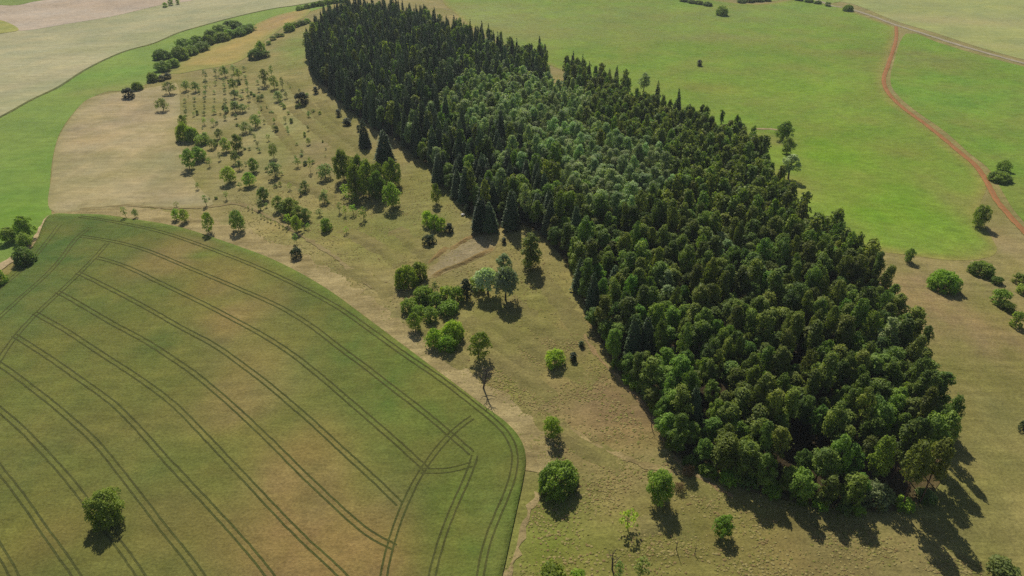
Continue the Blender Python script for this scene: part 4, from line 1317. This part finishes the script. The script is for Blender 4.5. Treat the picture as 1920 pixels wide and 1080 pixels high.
for i, (px, bot, w, h) in enumerate([(1284, 4, 16, 9), (1298, 7, 16, 9), (1312, 9, 16, 9), (1328, 12, 18, 10), (1392, 6, 18, 9), (1408, 5, 18, 9), (1424, 4, 18, 10), (1438, 3, 16, 9), (1500, 2, 16, 7), (1518, 5, 16, 7), (1535, 8, 14, 7)]):
    spot('bush', px, bot - h, bot, w, ORD[i] + ' bush of the far hedge closing the lush meadow', 'far hedge closing the lush meadow')

# orchard rows: (column x, list of (foot, width, height)), rows run down the slope
rows = [
    (350, 348, [(170, 15, 22), (192, 7, 10), (205, 7, 10), (216, 8, 12)]),
    (367, 364, [(172, 15, 22), (190, 7, 10), (203, 6, 9), (218, 6, 10)]),
    (386, 383, [(150, 9, 22), (160, 8, 14), (170, 8, 12), (180, 8, 12), (190, 7, 10), (203, 6, 9), (216, 8, 10), (234, 9, 16)]),
    (404, 401, [(141, 8, 16), (160, 6, 10), (176, 5, 8), (190, 5, 8), (204, 6, 8), (214, 9, 10), (236, 9, 16)]),
    (422, 423, [(144, 16, 24), (155, 7, 10), (165, 7, 10), (176, 7, 10), (192, 8, 10), (202, 8, 10), (213, 8, 10), (225, 8, 11)]),
    (438, 443, [(138, 11, 20), (170, 14, 26), (184, 13, 18), (210, 19, 24), (222, 8, 10)]),
    (447, 456, [(148, 13, 22), (158, 9, 10), (186, 10, 10), (210, 15, 18)]),
    (458, 468, [(134, 8, 12), (148, 7, 10), (164, 8, 16), (178, 7, 14), (190, 8, 14)]),
    (484, 494, [(158, 7, 10), (172, 7, 10), (190, 9, 14), (206, 6, 10), (232, 5, 10)]),
    (514, 512, [(232, 5, 14), (244, 5, 12)]),
    (536, 556, [(230, 5, 14), (246, 5, 12), (252, 5, 10), (300, 5, 12)]),
    (474, 482, [(250, 6, 14), (262, 6, 12), (276, 7, 14)]),
]
for i, (xa, xb, lst) in enumerate(rows):
    f0, f1 = lst[0][0], lst[-1][0]
    for j, (foot, w, h) in enumerate(lst):
        px = xa + (xb - xa) * (foot - f0) / max(1, f1 - f0) + rng.normal(0, 0.6)
        k = 'fruit' if w >= 13 else ('brightyoung' if (i, j) in ((5, 1), (2, 7), (3, 6)) else 'young')
        spot(k, px, foot - h, foot, w, '%s tree down the %s orchard row counted from the mown field' % (ORD[j], ORD[i]), 'orchard rows')
# saplings planted along the slope track
for i, (px, py) in enumerate([(466, 392), (474, 396), (490, 408), (496, 410), (502, 414), (508, 416), (517, 420), (524, 425), (531, 428), (538, 432)]):
    spot('young', px, py - 8, py + 1, 4, ORD[i] + ' tiny planting in the line along the slope track', 'tiny plantings along the slope track')


# seedlings and thorn scrub dotted over the slope, too alike to tell apart
scat = ground_line([(340, 300), (350, 180), (430, 140), (540, 150), (640, 260), (640, 380), (720, 420), (600, 450), (480, 400), (400, 380)], 4, True)
lo, hi = scat.min(0), scat.max(0)
n_s = 0
while n_s < 110:
    x, y = rng.uniform(lo[0], hi[0]), rng.uniform(lo[1], hi[1])
    if not seg_dist(np.array([[x, y]]), scat)[0][0]:
        continue
    W = rng.uniform(0.9, 2.2)
    plant(['young', 'palebush', 'brightyoung', 'fruit'][n_s % 4], x, y, W, W * rng.uniform(0.8, 1.6), 'knee-high thorn seedling dotted over the orchard slope', 'thorn seedlings on the orchard slope', name='thorn_seedling')
    n_s += 1


# dead trees: bare stems with forked branches
def dead_tree(px, bot, hpx, label, nbr=9, seed=1, name='dead_tree'):
    r = np.random.default_rng(seed)
    x, y, z = G(px, bot)
    s = FPX / (y * CP - (z - CAM_Z) * SP)
    H = hpx / s / math.cos(math.atan2(CAM_Z - z, y))
    root = bpy.data.objects.new(name, None)
    root.location = (x, y, z - 0.1)
    root['label'], root['category'] = label, 'dead tree'
    COL.objects.link(root)
    lean = r.normal(0, 0.08, 2)
    link('trunk', wood('trunk', [([(0, 0, -0.2), (lean[0] * H * .5, lean[1] * H * .5, H * 0.5), (lean[0] * H, lean[1] * H, H)], [0.031 * H, 0.022 * H, 0.006 * H])], B_dead), None, root)
    for i in range(nbr):
        t = 0.3 + 0.65 * i / nbr
        p0 = np.array((lean[0] * H * t, lean[1] * H * t, H * t))
        a = i * 2.4 + r.uniform(-.5, .5)
        L = H * 0.33 * (1.15 - t * 0.7)
        d = np.array((math.cos(a), math.sin(a), 0.6))
        link('branch', wood('branch', [([p0, p0 + d * L * 0.5, p0 + d * L + np.array((0, 0, 0.2 * L))], [0.013 * H, 0.009 * H, 0.004 * H]),
                                       ([p0 + d * L * 0.5, p0 + d * L * 0.7 + np.array((-d[1], d[0], 0.5)) * L * 0.4], [0.006 * H, 0.003 * H])], B_dead), None, root)


dead_tree(906, 728, 46, 'bare dead snag with forked branches at the cereal field edge', 11, 3)
dead_tree(1148, 1068, 34, 'thin dead stem leaning near the bottom edge', 4, 4)
dead_tree(1268, 1032, 20, 'lone dead stick on brown ground below the sapling', 2, 5)
dead_tree(1302, 1040, 16, 'short dead stick beside the lone one on brown ground', 2, 6)
dead_tree(1222, 800, 22, 'small dead bush skeleton against the wood edge', 6, 8)

# pale posts and a stone that catch the light on the slope
k = NT('pale_stone')
k.bsdf.inputs['Base Color'].default_value = (0.62, 0.58, 0.5, 1)
x, y, z = G(868, 404)
V, F = [], []
r = np.random.default_rng(4)
for i in range(5):
    for j in range(8):
        a, b = 2 * math.pi * j / 8, math.pi * (0.08 + 0.84 * i / 4)
        q = 0.55 * r.uniform(0.8, 1.15)
        V.append((q * math.cos(a) * math.sin(b) * 1.3, q * math.sin(a) * math.sin(b), 0.35 + 0.7 * q * math.cos(b)))
for i in range(4):
    for j in range(8):
        F.append((i * 8 + j, (i + 1) * 8 + j, (i + 1) * 8 + (j + 1) % 8, i * 8 + (j + 1) % 8))
F += [tuple(range(8)), tuple(range(32, 40))[::-1]]
o = link('boulder', mesh_from('boulder', V, F), k.mat)
o.location = (x, y, z)
o['label'], o['category'] = 'small pale boulder on grass between hedge clump and spruces', 'boulder'


# ------------------------------------------------------------------ rough grass over the pasture
def rough_grass(name, polys, n, label, cols, size, keep_out):
    pts = []
    for poly_px, share in polys:
        poly = ground_line(poly_px, 3, True)
        lo, hi = poly.min(0), poly.max(0)
        c = np.column_stack([rng.uniform(lo[0], hi[0], int(n * share * 2.5)), rng.uniform(lo[1], hi[1], int(n * share * 2.5))])
        ins, _, _ = seg_dist(c, poly)
        for q in keep_out:
            i2, _, _ = seg_dist(c, q)
            ins &= ~i2
        c = c[ins]
        # gather the tufts into drifts
        w = np.sin(c[:, 0] * 0.35 + 2 * np.sin(c[:, 1] * 0.21)) + np.sin(c[:, 1] * 0.41 + 2 * np.sin(c[:, 0] * 0.17)) + rng.normal(0, 0.9, len(c))
        pts.append(c[w > 0.1][:int(n * share)])
    c = np.concatenate(pts)
    m = len(c)
    z = height(c[:, 0], c[:, 1])
    s = size * rng.uniform(0.5, 1.5, m)
    h = s * rng.uniform(0.2, 0.42, m)
    a = rng.uniform(0, math.pi, m)
    st = rng.uniform(0.6, 1.4, m)
    V = np.zeros((m, 6, 3))
    for j in range(5):
        b = a + j * 2 * math.pi / 5
        V[:, j, 0] = c[:, 0] + np.cos(b) * s * 0.5 * st
        V[:, j, 1] = c[:, 1] + np.sin(b) * s * 0.5
        V[:, j, 2] = z + 0.06
    V[:, 5, 0], V[:, 5, 1], V[:, 5, 2] = c[:, 0] + 0.1 * s, c[:, 1], z + 0.06 + h
    F = (np.arange(m)[:, None, None] * 6 + np.array([(j, (j + 1) % 5, 5) for j in range(5)])[None]).reshape(-1, 3)
    me = bpy.data.meshes.new(name)
    me.from_pydata(V.reshape(-1, 3).tolist(), [], F.tolist())
    me.polygons.foreach_set('use_smooth', np.ones(len(me.polygons), bool))
    me.update()
    pick = rng.random(m)
    ca, cb, cc = (lin(*q) for q in cols)
    rgb = np.where(pick[:, None] < 0.5, ca, np.where(pick[:, None] < 0.8, cb, cc))
    col_attr(me, 'tint', np.repeat(rgb, 6, axis=0))
    kk = NT(name + '_blades')
    at = kk.n('ShaderNodeAttribute', attribute_name='tint').outputs['Color']
    kk.l(at, kk.bsdf.inputs['Base Color'])
    kk.bsdf.inputs['Roughness'].default_value = 0.9
    kk.bsdf.inputs['Specular IOR Level'].default_value = 0.05
    o = link(name, me, kk.mat)
    o['kind'], o['label'], o['category'] = 'stuff', label, 'grass'
    return o


rough_grass('rough_grass', [
    ([(990, 840), (1010, 900), (1000, 960), (960, 1120), (1400, 1140), (1700, 1120), (1900, 1100), (1640, 970), (1400, 930), (1250, 860), (1150, 700), (1090, 590), (980, 640), (900, 720)], 0.62),
    ([(620, 520), (760, 640), (900, 730), (1100, 640), (1060, 510), (960, 440), (800, 330), (650, 350), (480, 350), (420, 400)], 0.38)],
    20000, 'rough tufted pasture grass between cereal field and wood', ((144, 132, 82), (120, 118, 60), (128, 110, 70)), 0.4, [crop_poly, wood_poly])

# ------------------------------------------------------------------ the summer air
hv = [(sx * 5800, sy * 5800, z) for z in (-4.0, CAM_Z + 12.0) for sx, sy in ((-1, -1), (1, -1), (1, 1), (-1, 1))]
hf = [(3, 2, 1, 0), (4, 5, 6, 7), (0, 1, 5, 4), (1, 2, 6, 5), (2, 3, 7, 6), (3, 0, 4, 7)]
hm = bpy.data.materials.new('summer_haze')
hm.use_nodes = True
ht = hm.node_tree
for nd in list(ht.nodes):
    if nd.type != 'OUTPUT_MATERIAL':
        ht.nodes.remove(nd)
pv = ht.nodes.new('ShaderNodeVolumePrincipled')
pv.inputs['Color'].default_value = (0.86, 0.92, 1.0, 1)
pv.inputs['Density'].default_value = 0.0001
pv.inputs['Anisotropy'].default_value = 0.2
ht.links.new(pv.outputs[0], ht.nodes['Material Output'].inputs['Volume'])
hz = link('haze', mesh_from('haze', hv, hf), hm)
hz['kind'] = 'stuff'
hz['label'] = 'thin pale summer haze over the whole valley'
hz['category'] = 'haze'
